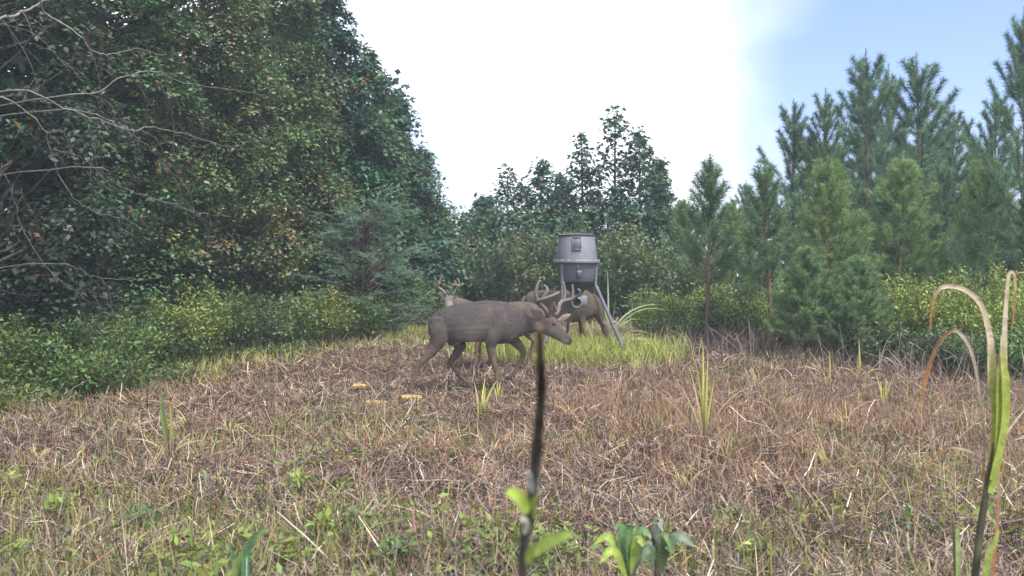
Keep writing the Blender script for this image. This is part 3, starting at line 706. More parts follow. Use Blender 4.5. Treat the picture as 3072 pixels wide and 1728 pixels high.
def fuse(g, voxel=.009, smooth=6):
    me = g.mesh('fuse'); o = bpy.data.objects.new('fuse', me); COL.objects.link(o)
    m = o.modifiers.new('r', 'REMESH'); m.mode = 'VOXEL'; m.voxel_size = voxel; m.use_smooth_shade = True
    s = o.modifiers.new('s', 'SMOOTH'); s.factor = .5; s.iterations = smooth
    dg = bpy.context.evaluated_depsgraph_get(); ev = o.evaluated_get(dg); m2 = bpy.data.meshes.new_from_object(ev, depsgraph=dg)
    src = np.vstack(g.V); sc = np.vstack(g.C); kd = KDTree(len(src))
    for i_, v in enumerate(src): kd.insert(v, i_)
    kd.balance()
    n = len(m2.vertices); co = np.empty(n * 3); m2.vertices.foreach_get('co', co); co = co.reshape(-1, 3); C = np.ones((n, 4), np.float32)
    for i_ in range(n):
        r = kd.find_n(co[i_], 26); w_ = np.array([1 / (x[2] ** 2 + 1.2e-3) for x in r]); ii = [x[1] for x in r]
        C[i_, :3] = (sc[ii] * w_[:, None]).sum(0) / w_.sum()
    for a in list(m2.color_attributes): m2.color_attributes.remove(a)
    at = m2.color_attributes.new('Col', 'FLOAT_COLOR', 'POINT'); at.data.foreach_set('color', C.ravel())
    bpy.data.objects.remove(o); bpy.data.meshes.remove(me)
    return m2
BACK, FLANK, BELLY, LEG, DARK, PALE = np.array([.078, .067, .064]), np.array([.118, .098, .088]), np.array([.36, .32, .28]), np.array([.16, .115, .085]), np.array([.035, .028, .026]), np.array([.42, .38, .33])
VEL = (.175, .148, .132)
def add_fur(root, body, n):
    """short hair lying back along the coat"""
    me = body.data; npoly = len(me.polygons)
    c = np.empty(npoly * 3); me.polygons.foreach_get('center', c); c = c.reshape(-1, 3); nr = np.empty(npoly * 3); me.polygons.foreach_get('normal', nr); nr = nr.reshape(-1, 3)
    vi = np.empty(npoly, np.int32); ls_ = np.empty(npoly, np.int32); me.polygons.foreach_get('loop_start', ls_); lv = np.empty(len(me.loops), np.int32); me.loops.foreach_get('vertex_index', lv); vi = lv[ls_]
    col = np.empty(len(me.vertices) * 4, np.float32); me.color_attributes['Col'].data.foreach_get('color', col); col = col.reshape(-1, 4)[vi, :3]
    q = RNG.integers(0, npoly, n); T = np.array([-1.0, 0, -.55]) + RNG.normal(0, .25, (n, 3)); T = norm(T - nr[q] * (T * nr[q]).sum(1, keepdims=True)) + nr[q] * RNG.uniform(.12, .4, (n, 1))
    g = G(); needles(g, c[q] - nr[q] * .002, T, RNG.uniform(.012, .026, n), .004, np.clip(col[q] * np.exp(RNG.normal(0, .2, (n, 1))), .01, .7))
    o = link('fur', g.mesh('fur'), M_COAT, body); o['kind'] = 'stuff'
def antler(root, lines, r, col=VEL):
    g = G()
    for pts, k in lines:
        V, f = tube(smoothpath(pts, 14), interp([r * k, r * k * .92, r * k * .5], 14), 8); g.add(V, f, col)
    return link('antler', g.mesh('antler', True), M_VELVET, root)
def ear(g, base, tip, wd, nrm, c_in, c_out):
    base, tip = np.array(base, float), np.array(tip, float); st = []
    for t, k in ((0, .45), (.2, .8), (.45, 1), (.7, .8), (.9, .42), (1, .12)):
        st.append((base + (tip - base) * t, wd * k, .012, c_in, c_out, nrm))
    V, f, C = loft(st, 12); g.add(V, f, C)
def eyeball(root, c, r):
    V, f = lathe([(0.0005, -r), (r * .7, -r * .7), (r, 0), (r * .7, r * .7), (0.0005, r)], 10, c); g = G(); g.add(V, f, (.012, .009, .008)); link('eye', g.mesh('eye', True), M_EYE, root)
def hoof(root, c, ax, s_=.026):
    g = G(); c = np.array(c, float); h = np.array([math.cos(ax), math.sin(ax), 0]); sd = np.array([-h[1], h[0], 0])
    for k in (-1, 1):
        st = [(c + sd * k * s_ * .45 + np.array([0, 0, .055]) - h * .008, s_ * .5, s_ * .75, DARK, DARK, h), (c + sd * k * s_ * .5 + np.array([0, 0, .03]) + h * .006, s_ * .55, s_ * .95, DARK, DARK, h),
              (c + sd * k * s_ * .52 + np.array([0, 0, .004]) + h * .018, s_ * .5, s_ * 1.15, DARK, DARK, h)]
        V, f, C = loft(st, 10); g.add(V, f, C)
    link('hoof', g.mesh('hoof', True), M_HOOF, root)
def limb(g, pts, col=LEG, col0=FLANK, up=(1, 0, 0)):
    n = len(pts)
    st = [(np.array(p[:3]), p[3], p[4] if len(p) > 4 else p[3], col0 * max(0, 1 - k / 2.5) + col * min(1, k / 2.5), col0 * max(0, 1 - k / 2.5) + col * min(1, k / 2.5), up) for k, p in enumerate(pts)]
    # densify
    A = np.array([s[0] for s in st]); m = 3 * n; D = smoothpath(A, m)
    ww = np.interp(np.linspace(0, n - 1, m), np.arange(n), [s[1] for s in st]); hh_ = np.interp(np.linspace(0, n - 1, m), np.arange(n), [s[2] for s in st])
    cc_ = np.stack([np.interp(np.linspace(0, n - 1, m), np.arange(n), [s[3][j] for s in st]) for j in range(3)], 1)
    V, f, C = loft([(D[k], ww[k], hh_[k], cc_[k], cc_[k], up) for k in range(m)], 12); g.add(V, f, C)
def dense(st, m):
    n = len(st); u = np.linspace(0, n - 1, m)
    A = smoothpath([s[0] for s in st], m); I = lambda vals: np.interp(u, np.arange(n), vals)
    ct = np.stack([I([s[3][j] for s in st]) for j in range(3)], 1); cb_ = np.stack([I([s[4][j] for s in st]) for j in range(3)], 1)
    ups = [s[5] if len(s) > 5 and s[5] is not None else (0, 0, 1) for s in st]; uu = np.stack([I([q[j] for q in ups]) for j in range(3)], 1)
    w_, h_ = I([s[1] for s in st]), I([s[2] for s in st])
    return [(A[k], w_[k], h_[k], ct[k], cb_[k], uu[k]) for k in range(m)]

# --- walking buck; K turns the measured profile into metres
K = .0011052
def zb(x, y, off=0.0): return np.array([(x - 800) * K, off, (1290 - y) * K])
bp = np.array([(1180 + 800 * .31056 - CX) / F * 10.5, 10.5, 0.0]); bp[2] = float(gz(bp[0], bp[1])) - .01
buck = empty('deer', bp, 'walking grey brown buck with thick velvet antlers, passing in front of the feeder', 'deer', 'bucks at the feeder')
g = G()
tor = [(372, 545, 700, .055), (400, 505, 735, .10), (460, 470, 775, .145), (550, 440, 795, .168), (700, 412, 792, .185), (850, 392, 790, .188), (950, 386, 802, .175), (1050, 398, 812, .155), (1125, 424, 800, .13), (1200, 457, 752, .108), (1290, 502, 714, .088), (1380, 545, 693, .078), (1450, 552, 700, .074)]
st = [(zb(x, (a + b) / 2, 0 if x < 1100 else -.02 * (x - 1100) / 300), w_, (b - a) / 2 * K, BACK, BELLY if 560 < x < 1000 else FLANK * 1.2) for x, a, b, w_ in tor]
V, f, C = loft(dense(st, 36), 22); g.add(V, f, C)
# head, turned a little towards the lens
hd = [((1440, 612), .070, 92, FLANK, FLANK), ((1490, 622), .080, 100, np.array([.085, .05, .038]), FLANK), ((1545, 655), .078, 92, np.array([.11, .08, .065]), PALE * .5), ((1590, 694), .060, 72, np.array([.10, .085, .075]), PALE * .5), ((1632, 732), .046, 55, np.array([.095, .08, .072]), PALE * .6), ((1668, 760), .041, 45, np.array([.085, .072, .065]), PALE * .75), ((1694, 779), .037, 37, DARK * 1.5, PALE * .8), ((1708, 788), .028, 27, DARK, DARK)]
upd = norm(np.array([.62, 0, .78]))
st = [(zb(c[0], c[1], -.03 - .09 * (c[0] - 1440) / 270), w_, hpx * K, ct, cb_, upd) for c, w_, hpx, ct, cb_ in hd]
V, f, C = loft(dense(st, 22), 18); g.add(V, f, C)
# thighs and shoulders as volumes
V, f, C = loft(dense([(zb(455, 560, -.085), .06, .10, BACK, FLANK, (1, 0, 0)), (zb(450, 660, -.10), .075, .115, FLANK, FLANK, (1, 0, 0)), (zb(445, 745, -.10), .062, .10, FLANK, FLANK, (1, 0, 0)), (zb(410, 830, -.095), .045, .068, FLANK, FLANK, (1, 0, 0))], 10), 14); g.add(V, f, C)
V, f, C = loft(dense([(zb(480, 560, .085), .06, .10, BACK, FLANK, (1, 0, 0)), (zb(530, 680, .10), .07, .12, FLANK, FLANK, (1, 0, 0)), (zb(620, 780, .10), .055, .085, FLANK, FLANK, (1, 0, 0)), (zb(640, 850, .095), .045, .055, FLANK, FLANK, (1, 0, 0))], 10), 14); g.add(V, f, C)
V, f, C = loft(dense([(zb(1000, 480, -.10), .05, .09, BACK, FLANK, (1, 0, 0)), (zb(1010, 600, -.13), .055, .105, FLANK, FLANK, (1, 0, 0)), (zb(980, 710, -.125), .05, .09, FLANK, FLANK, (1, 0, 0)), (zb(950, 800, -.105), .04, .058, FLANK, FLANK, (1, 0, 0))], 10), 14); g.add(V, f, C)
limb(g, [(*zb(430, 790, -.095), .05, .085), (*zb(375, 870, -.095), .04, .060), (*zb(310, 945, -.095), .029, .042), (*zb(248, 1010, -.095), .024, .036), (*zb(218, 1090, -.095), .020, .026), (*zb(192, 1185, -.095), .019, .023), (*zb(172, 1245, -.095), .022, .026), (*zb(163, 1272, -.095), .019, .022)])
limb(g, [(*zb(645, 810, .095), .05, .075), (*zb(618, 890, .095), .036, .050), (*zb(572, 955, .095), .027, .038), (*zb(545, 992, .095), .024, .033), (*zb(580, 1050, .095), .020, .025), (*zb(660, 1145, .095), .019, .022), (*zb(735, 1215, .095), .021, .024), (*zb(775, 1258, .095), .019, .021)])
limb(g, [(*zb(945, 780, -.10), .045, .065), (*zb(945, 850, -.095), .036, .052), (*zb(960, 940, -.09), .028, .036), (*zb(985, 1015, -.09), .026, .031), (*zb(998, 1090, -.09), .019, .021), (*zb(1002, 1180, -.09), .018, .020), (*zb(1008, 1235, -.09), .021, .024), (*zb(1014, 1265, -.09), .019, .021)])
limb(g, [(*zb(1110, 730, .09), .05, .075), (*zb(1180, 790, .09), .04, .058), (*zb(1240, 855, .09), .029, .040), (*zb(1262, 900, .09), .027, .033), (*zb(1240, 965, .09), .020, .024), (*zb(1195, 1050, .09), .018, .020), (*zb(1165, 1100, .09), .021, .023), (*zb(1148, 1125, .09), .018, .02)])
V, f, C = loft(dense([(zb(640, 790, 0), .03, .03, FLANK, BELLY, None), (zb(580, 800, 0), .034, .03, FLANK, FLANK, None), (zb(545, 795, 0), .03, .03, FLANK, FLANK, None)], 8), 10); g.add(V, f, C)
ear(g, zb(1440, 560, -.075), zb(1325, 462, -.15), .042, (.3, -.9, .2), np.array([.25, .20, .17]), np.array([.15, .125, .11]))
ear(g, zb(1590, 590, .06), zb(1725, 525, .14), .040, (.2, -.95, -.1), np.array([.28, .23, .2]), np.array([.15, .125, .11]))
add_fur(buck, link('body', fuse(g, .0085, 9), M_COAT, buck), 26000)
for xz, off in ((160, -.095), (1012, -.09)): hoof(buck, zb(xz, 1288, off), 0)
hoof(buck, zb(792, 1283, .095), 0)
hoof(buck, zb(1132, 1165, .09), math.pi)
gt = G(); V, f, C = loft(dense([(zb(385, 545, 0), .03, .02, FLANK, PALE, None), (zb(362, 590, 0), .045, .022, FLANK, PALE, (-1, 0, 0)), (zb(352, 660, 0), .042, .022, FLANK, PALE, (-1, 0, 0)), (zb(352, 720, 0), .012, .01, FLANK, PALE, (-1, 0, 0))], 12), 12); gt.add(V, f, C)
link('tail', gt.mesh('tail', True), M_COAT, buck)
eyeball(buck, zb(1548, 610, -.128), .019)
Ao = -.15
antler(buck, [([zb(1500, 545, -.07), zb(1462, 470, -.12), zb(1405, 415, -.17), zb(1385, 395, -.2), zb(1440, 372, -.27), zb(1530, 335, -.27), zb(1590, 308, -.2)], 1.0),
              ([zb(1400, 405, -.18), zb(1372, 330, -.2), zb(1385, 245, -.2), zb(1412, 190, -.19)], .85), ([zb(1425, 380, -.25), zb(1470, 310, -.26), zb(1475, 265, -.25), zb(1442, 235, -.24)], .8), ([zb(1490, 520, -.09), zb(1520, 470, -.13), zb(1530, 415, -.14)], .6)], .0245)
antler(buck, [([zb(1560, 545, .03), zb(1598, 480, .06), zb(1608, 425, .09), zb(1650, 395, .12), zb(1720, 382, .14), zb(1782, 352, .13), zb(1812, 310, .1), zb(1790, 282, .07)], 1.0),
              ([zb(1650, 400, .12), zb(1662, 320, .13), zb(1650, 205, .13)], .85), ([zb(1732, 382, .14), zb(1742, 320, .14), zb(1736, 235, .13)], .8), ([zb(1590, 500, .05), zb(1560, 450, .02), zb(1552, 400, .0)], .6)], .0245)

# --- two more bucks behind; generic standing body with x forward
def deer(label, base, rz, neck, head, head_up, antl, ears, eyes, legs, scale=1.0, coat=(1, 1, 1)):
    root = empty('deer', base, label, 'deer', 'bucks at the feeder', rz); root.scale = (scale,) * 3
    g = G()
    tor = [(-.56, .80, .62, .05), (-.53, .86, .56, .10), (-.45, .905, .52, .14), (-.30, .92, .50, .165), (-.1, .91, .47, .18), (.1, .915, .45, .18), (.24, .93, .45, .16), (.34, .91, .47, .14), (.42, .86, .52, .11), (.47, .80, .58, .07)]
    st = [(np.array([x, 0, (a + b) / 2]), w_, (a - b) / 2, BACK * 1.15, BELLY * .8 if -.4 < x < .2 else FLANK) for x, a, b, w_ in tor]
    ct_ = np.array(coat); V, f, C = loft(dense(st, 30), 20); g.add(V, f, C * ct_)
    V, f, C = loft(dense([(np.array(p), w_, h_, BACK * 1.25, FLANK * 1.2, u_) for p, w_, h_, u_ in neck], 14), 16); g.add(V, f, C * ct_)
    V, f, C = loft(dense([(np.array(p), w_, h_, ct, cb_, head_up) for p, w_, h_, ct, cb_ in head], 18), 16); g.add(V, f, C)
    for sg in (-1, 1):
        V, f, C = loft(dense([(np.array([-.40, sg * .07, .82]), .05, .10, BACK, FLANK, (1, 0, 0)), (np.array([-.40, sg * .09, .70]), .07, .13, FLANK, FLANK, (1, 0, 0)), (np.array([-.37, sg * .095, .58]), .055, .10, FLANK, FLANK, (1, 0, 0)), (np.array([-.40, sg * .09, .48]), .04, .065, FLANK, FLANK, (1, 0, 0))], 10), 12); g.add(V, f, C * ct_)
    for k, (sx, sy, fx) in enumerate(legs):
        if sx < 0: pts = [(-.38, sy, .55, .05, .085), (-.41, sy, .47, .036, .052), (-.47, sy, .40, .027, .036), (-.50 + fx * .3, sy, .355, .024, .032), (-.49 + fx * .5, sy, .26, .019, .023), (-.475 + fx * .8, sy, .13, .018, .02), (-.465 + fx, sy, .08, .022, .024), (-.455 + fx, sy, .05, .019, .021)]
        else: pts = [(.27, sy, .60, .05, .085), (.27 + fx * .1, sy, .50, .036, .05), (.27 + fx * .3, sy, .40, .028, .035), (.28 + fx * .5, sy, .32, .026, .03), (.28 + fx * .7, sy, .22, .018, .02), (.28 + fx * .9, sy, .13, .018, .02), (.285 + fx, sy, .08, .021, .024), (.295 + fx, sy, .05, .019, .021)]
        limb(g, [np.array(p) for p in pts], LEG * ct_, FLANK * ct_)
    for e in ears: ear(g, *e)
    add_fur(root, link('body', fuse(g, .010, 7), M_COAT, root), 16000)
    for k, (sx, sy, fx) in enumerate(legs): hoof(root, (-.45 + fx if sx < 0 else .30 + fx, sy, -.002), 0)
    gt = G(); V, f, C = loft(dense([(np.array([-.55, 0, .82]), .03, .02, FLANK, PALE, None), (np.array([-.60, 0, .76]), .045, .022, FLANK, PALE, (-1, 0, 0)), (np.array([-.61, 0, .66]), .03, .018, FLANK, PALE, (-1, 0, 0))], 10), 12); gt.add(V, f, C)
    link('tail', gt.mesh('tail', True), M_COAT, root)
    for e in eyes: eyeball(root, e, .018)
    for lines in antl: antler(root, lines, .016, (.30, .25, .20))
    return root
# buck looking at the lens: body faces left (rz = 180), so the lens lies towards local +y
b2 = wp(1496, 825, 12.3); b2[2] = float(gz(b2[0], b2[1])) - .005
hx, hz = .66, .865
HF = np.array([.21, .18, .16])
d2 = deer('buck facing the camera over the walking buck, its pale forked antlers raised', b2, math.pi,
     [((.33, 0, .74), .10, .17, None), ((.46, .02, .82), .085, .13, None), ((.57, .05, .89), .072, .095, None), ((hx, .08, hz + .08), .068, .08, None)],
     [((hx, .04, hz + .06), .066, .075, HF, HF), ((hx, .10, hz + .055), .072, .082, HF * .9, HF), ((hx, .17, hz + .01), .064, .075, HF, PALE * .7), ((hx, .24, hz - .05), .048, .056, HF, PALE * .7), ((hx, .30, hz - .10), .040, .044, HF * .9, PALE * .8), ((hx, .335, hz - .125), .032, .034, DARK, DARK)],
     (0, .45, .9),
     [[([(hx - .03, .06, hz + .10), (hx - .06, .07, hz + .17), (hx - .105, .10, hz + .235), (hx - .14, .16, hz + .255), (hx - .12, .25, hz + .275), (hx - .06, .31, hz + .29)], 1.0),
       ([(hx - .135, .15, hz + .25), (hx - .135, .17, hz + .31), (hx - .11, .19, hz + .37)], .75), ([(hx - .10, .28, hz + .28), (hx - .09, .29, hz + .34)], .6), ([(hx - .045, .07, hz + .14), (hx - .035, .12, hz + .20)], .55)],
      [([(hx + .03, .06, hz + .10), (hx + .055, .07, hz + .16), (hx + .11, .10, hz + .22), (hx + .155, .15, hz + .245), (hx + .15, .22, hz + .28), (hx + .11, .26, hz + .31)], 1.0),
       ([(hx + .15, .15, hz + .245), (hx + .135, .17, hz + .31), (hx + .105, .18, hz + .375)], .8), ([(hx + .045, .07, hz + .14), (hx + .03, .12, hz + .21)], .7)]],
     [((hx - .055, .04, hz + .07), (hx - .135, -.02, hz + .07), .027, (0, 1, .3), HF * .9, FLANK), ((hx + .055, .04, hz + .07), (hx + .135, -.02, hz + .07), .027, (0, 1, .3), HF * .9, FLANK)],
     [(hx - .058, .155, hz + .045), (hx + .058, .155, hz + .045)],
     [(1, .08, .03), (1, -.08, -.03), (-1, .08, .06), (-1, -.08, .10)], .925, (1.15, 1.1, 1.0))
# feeding buck behind the feeder, facing right with its head down in the grass
b3 = wp(1690, 825, 14.35); b3[2] = float(gz(b3[0], b3[1])) - .005
d3 = deer('feeding deer behind the feeder legs with its head lowered into the grass', b3, rad(-4),
     [((.36, 0, .74), .10, .17, None), ((.48, 0, .66), .085, .12, (.6, 0, .8)), ((.57, 0, .52), .072, .092, (.8, 0, .6)), ((.62, 0, .40), .066, .078, (.9, 0, .4))],
     [((.60, 0, .42), .064, .07, HF, HF), ((.635, 0, .35), .068, .08, HF, HF), ((.66, 0, .26), .058, .07, HF, PALE * .6), ((.68, 0, .17), .044, .05, HF, PALE * .6), ((.69, 0, .11), .036, .038, HF * .8, PALE * .7), ((.695, 0, .08), .028, .028, DARK, DARK)],
     (1, 0, .2),
     [[([(.655, -.03, .42), (.70, -.08, .46), (.77, -.14, .44), (.83, -.15, .38), (.86, -.10, .31)], 1.0), ([(.76, -.13, .44), (.79, -.14, .52)], .7)],
      [([(.655, .03, .42), (.70, .08, .46), (.77, .14, .44), (.83, .15, .38), (.86, .10, .31)], 1.0), ([(.76, .13, .44), (.79, .14, .52)], .7)]],
     [((.60, -.055, .42), (.56, -.15, .46), .036, (1, 0, .1), np.array([.30, .25, .22]), FLANK), ((.60, .055, .42), (.56, .15, .46), .036, (1, 0, .1), np.array([.30, .25, .22]), FLANK)],
     [(.665, -.058, .31), (.665, .058, .31)],
     [(1, -.08, .06), (1, .08, -.05), (-1, -.08, -.02), (-1, .08, .10)], 1.0, (1.2, 1.12, .92))

# ------------------------------------------------------------------ tripod feeder
FD = 13.7; fx0 = (1730 - CX) / F * FD; fz = float(gz(fx0, FD)); s_ = F / FD
def fzp(py): return CAMH + (HY - py) / s_ - fz
feeder = empty('game_feeder', (fx0, FD, fz), 'grey plastic barrel feeder on three steel legs standing in the lush grass', 'feeder')
GREY, GREY2, BLK = (.155, .158, .18), (.125, .128, .15), (.02, .02, .022)
def part(name, geos, mat, col, parent=feeder, smooth=True):
    g = G()
    for V, f in geos: g.add(V, f, col)
    me = g.mesh(name, smooth)
    o = link(name, me, mat, parent)
    if smooth:
        me.polygons.foreach_set('use_smooth', np.ones(len(me.polygons), bool))
        m = o.modifiers.new('split', 'EDGE_SPLIT'); m.split_angle = rad(32)
    return o
zt, zfl, zbt = fzp(709), fzp(786), fzp(846)
rt, rf, rl = .252, .300, .285
def body_prof():
    return [(.02, zt + .012), (rt - .035, zt + .010), (rt - .012, zt), (rt, zt - .02), (rf - .008, zfl + .02)]
upper = part('upper_hopper', [lathe(body_prof(), 48)], M_PLASTIC, GREY)
rim = part('flange', [lathe([(rf - .012, zfl + .022), (rf + .020, zfl + .020), (rf + .026, zfl + .012), (rf + .026, zfl - .012), (rf + .018, zfl - .020), (rl - .01, zfl - .022)], 48)], M_PLASTIC, GREY)
for k in range(18):
    a = 2 * math.pi * k / 18 + .1
    V, f = lathe([(.0005, .012), (.009, .012), (.011, .0), (.011, -.004)], 8, ((rf + .010) * math.cos(a), (rf + .010) * math.sin(a), zfl + .022))
    part('bolt', [(V, f)], M_METAL, (.30, .30, .31), rim)
lower = part('lower_hopper', [lathe([(rl - .004, zfl - .018), (rl - .03, zbt + .02), (rl - .045, zbt), (rl - .06, zbt - .008), (.19, zbt - .010)], 48)], M_PLASTIC, GREY2)
part('funnel', [lathe([(.20, zbt - .004), (.19, zbt - .02), (.15, zbt - .06), (.085, fzp(880)), (.05, fzp(884))], 40)], M_PLASTIC, (.045, .046, .06))
lid = part('lid', [lathe([(rt - .008, zt - .006), (rt + .006, zt + .002), (rt + .006, zt + .016), (rt - .02, zt + .026), (.19, zt + .034), (.10, zt + .044), (.001, zt + .046)], 48)], M_PLASTIC, (.045, .045, .05))
part('lid_rim', [lathe([(rt - .05, zt + .022), (rt - .05, zt + .036), (rt - .075, zt + .040), (rt - .085, zt + .030)], 48)], M_PLASTIC, (.05, .05, .055), lid)
# moulded handle recess on the upper hopper: raised frame and sunken face, on the side towards the clearing
ha = math.atan2(-1, -.06)
def on_side(a, r, z, tilt):  # local frame on the hopper side
    n_ = np.array([math.cos(a) * math.cos(tilt), math.sin(a) * math.cos(tilt), math.sin(tilt)]); t_ = np.array([-math.sin(a), math.cos(a), 0]); u_ = np.cross(n_, t_)
    return np.array([r * math.cos(a), r * math.sin(a), z]), n_, t_, u_
def side_box(a, r, z, tilt, wd, h, dp, off):
    c, n_, t_, u_ = on_side(a, r, z, tilt); V, f = box((0, 0, 0), (wd, h, dp), .004)
    V = c + V[:, :1] * t_ + V[:, 1:2] * u_ + (V[:, 2:] + off) * n_
    return V, f
tl = math.atan2(rf - rt, zt - zfl); rm = .268; zm = fzp(732)
hr = part('handle_frame', [side_box(ha, rm, zm, tl, .018, .16, .022, .002), ], M_PLASTIC, GREY, upper, False)
gfr = G()
for V, f in (side_box(ha + .20, rm - .003, zm, tl, .014, .165, .026, .004), side_box(ha - .20, rm - .003, zm, tl, .014, .165, .026, .004), side_box(ha, rm + .014, zm - .085, tl, .122, .014, .026, .002), side_box(ha, rm - .012, zm + .082, tl, .122, .014, .026, .004)): gfr.add(V, f, GREY)
hr.data = gfr.mesh('handle_frame'); hr.data.materials.append(M_PLASTIC)
part('handle_recess', [side_box(ha, rm - .004, zm, tl, .094, .15, .010, .003)], M_PLASTIC, (.10, .10, .125), upper, False)
part('bracket_box', [side_box(math.atan2(-1, .05), .262, fzp(822), -.35, .06, .10, .05, .015)], M_PLASTIC, (.14, .14, .165), lower, False)
part('latch_rod', [side_box(math.atan2(-1, .0), .278, fzp(802), -.35, .016, .07, .02, .008)], M_METAL, (.16, .16, .18), lower, False)
# legs: upright along the lower hopper, then splayed
for k, (adeg, zb_) in enumerate(((220, fzp(900)), (340, fzp(862)), (100, fzp(880)))):
    a = rad(adeg); h = np.array([math.cos(a), math.sin(a), 0]); r1 = rl - .016; ft = h * .74
    ft[2] = float(gz(fx0 + ft[0], FD + ft[1])) - fz - .03
    P = [h * (r1 + .012) + np.array([0, 0, zfl - .03]), h * (r1 - .002) + np.array([0, 0, zb_ + .04]), h * (r1 + .012) + np.array([0, 0, zb_]), h * (r1 + .04) + np.array([0, 0, zb_ - .05]), ft]
    V, f = tube(P, .024, 12); leg = part('leg', [(V, f)], M_METAL, (.125, .13, .16))
    c = h * (r1 + .02); part('leg_bracket', [side_box(a, r1 + .006, zfl - .085, -.3, .055, .12, .03, .0)], M_PLASTIC, (.16, .16, .19), leg, False)
# feed control unit under the funnel with its round port
zc = fzp(905)
unit = part('control_unit', [box((.035, -.02, zc + .012), (.22, .17, .155), .02)], M_PLASTIC, (.16, .165, .19), feeder, False)
def ring_y(prof, c, sides=28):
    V, f = lathe(prof, sides); return np.stack([V[:, 0], -V[:, 2], V[:, 1]], 1) + np.array(c), f
part('port_ring', [ring_y([(.052, .0), (.074, .0), (.078, .02), (.076, .075), (.066, .082), (.056, .078), (.054, .01)], (-.01, -.10, zc - .008))], M_PLASTIC, (.15, .15, .165), unit)
part('port_opening', [ring_y([(.055, .02), (.03, .018), (.0005, .018)], (-.01, -.10, zc - .008))], M_PLASTIC, (.008, .008, .01), unit)
part('funnel_neck', [lathe([(.055, fzp(878)), (.055, zc + .08)], 20)], M_PLASTIC, (.10, .10, .12))

# ------------------------------------------------------------------ corn cobs
def cob(px, py, ln, rz, label, eaten):
    b = gp(px, py); root = empty('corn_cob', (b[0], b[1], b[2] + .052), label, 'corn cob', 'corn cobs on the litter', rz); g = G()
    rows, per = 14, int(ln / .0085)
    core = [(.0005, 0), (.011, .002), (.021, ln * .15), (.021, ln * .6), (.011, ln * .95), (.0005, ln)]
    V, f = lathe(core, 14); V = np.stack([V[:, 2] - ln / 2, V[:, 0], V[:, 1]], 1); gc = G(); gc.add(V, f, (.38, .24, .14)); link('core', gc.mesh('core', True), M_CORN, root)
    for r in range(rows):
        for k in range(per):
            u = (k + .5) / per
            if RNG.random() < eaten * (1 if r % 3 else .5): continue
            th = 2 * math.pi * r / rows; R_ = .026 * (1 - .35 * abs(u - .42) ** 2 * 3)
            c = np.array([(u - .5) * ln, R_ * math.cos(th), R_ * math.sin(th)])
            o_ = np.array([0, math.cos(th), math.sin(th)]); t_ = np.array([0, -math.sin(th), math.cos(th)])
            ax = np.array([1.0, 0, 0]); w1, w2, hh_ = .0039, .0056, .007
            Vk = [c + ax * a * w1 + t_ * bb * w2 - o_ * .004 for a, bb in ((-1, -1), (1, -1), (1, 1), (-1, 1))] + [c + ax * a * w1 * .7 + t_ * bb * w2 * .7 + o_ * hh_ * .5 for a, bb in ((-1, -1), (1, -1), (1, 1), (-1, 1))]
            g.add(np.array(Vk), [np.array([[4, 5, 6, 7], [0, 1, 5, 4], [1, 2, 6, 5], [2, 3, 7, 6], [3, 0, 4, 7]])], np.array([.62, .43, .16]) * RNG.uniform(.75, 1.2))
    k_ = link('kernels', g.mesh('kernels'), M_CORN, root); k_['kind'] = 'stuff'
cob(1234, 1209, .205, rad(8), 'plump full corn cob lying by the walking buck hind hoof', .03)
cob(1128, 1226, .19, rad(10), 'half eaten corn cob lying lowest of the three', .45)
cob(1080, 1174, .15, rad(-10), 'small half hidden corn cob farthest left of the three', .35)

# ------------------------------------------------------------------ single grass clumps, stalks and near plants
YGR, GRN, DRY, TAN = np.array([.44, .47, .11]), np.array([.13, .19, .06]), np.array([.46, .36, .20]), np.array([.36, .24, .13])
def clump(px, py, h, blades_, label, name='grass_clump', group='cut grass clumps in the litter', cat='grass clump', base=None):
    """blades_: (azimuth deg, tilt, curl, length factor, width, colour)"""
    b = gp(px, py) if base is None else np.asarray(base, float); root = empty(name, b, label, cat, group)
    for az, ti, cu, lf, wd, c in blades_:
        g = G(); p0 = np.array([[RNG.normal(0, .012), RNG.normal(0, .012), -.01]])
        blades(g, p0, rad(az), ti, cu, h * lf * 1.12, wd * 1.35, ((np.array([.20, .13, .08]) + (np.asarray(c) - np.array([.20, .13, .08])) * np.clip((np.linspace(0, 1, 9) - .15) / .42, 0, 1)[:, None]) * RNG.uniform(.8, 1.15))[None], 8, twist=1.25 * math.cos(rad(az)) + RNG.uniform(-.35, .35), tip=.15, base=.55)
        link('blade', g.mesh('blade', True), M_GRASS, root)
    return root
def rb_(n, c, spread=.35, wd=.012, dry=.3, curl=.3):
    return [(RNG.uniform(0, 360), abs(RNG.normal(0, spread * .5)), RNG.normal(curl, .35), RNG.uniform(.5, 1.05), wd * RNG.uniform(.7, 1.2), DRY if RNG.random() < dry else c) for _ in range(n)]
clump(1448, 1262, .36, rb_(9, YGR, .28, .016, .2), 'bright yellow green clump of cut blades below the walking buck belly')
clump(1494, 1205, .20, rb_(5, YGR, .2, .014, .2), 'short yellow green tuft beside the bright clump below the buck')
clump(2112, 1345, .66, [(90, .04, .05, 1, .015, YGR), (60, .03, .1, .93, .012, YGR), (140, .06, .15, .85, .010, YGR * .8), (0, .10, .1, .68, .011, YGR), (180, .06, .25, .8, .012, DRY), (20, .25, 1.2, .9, .008, TAN), (160, .5, .6, .9, .008, TAN), (200, .2, .5, .75, .007, DRY), (350, .35, .5, .8, .007, TAN)], 'tall upright yellow blade with dry leaning stalks in mid clearing')
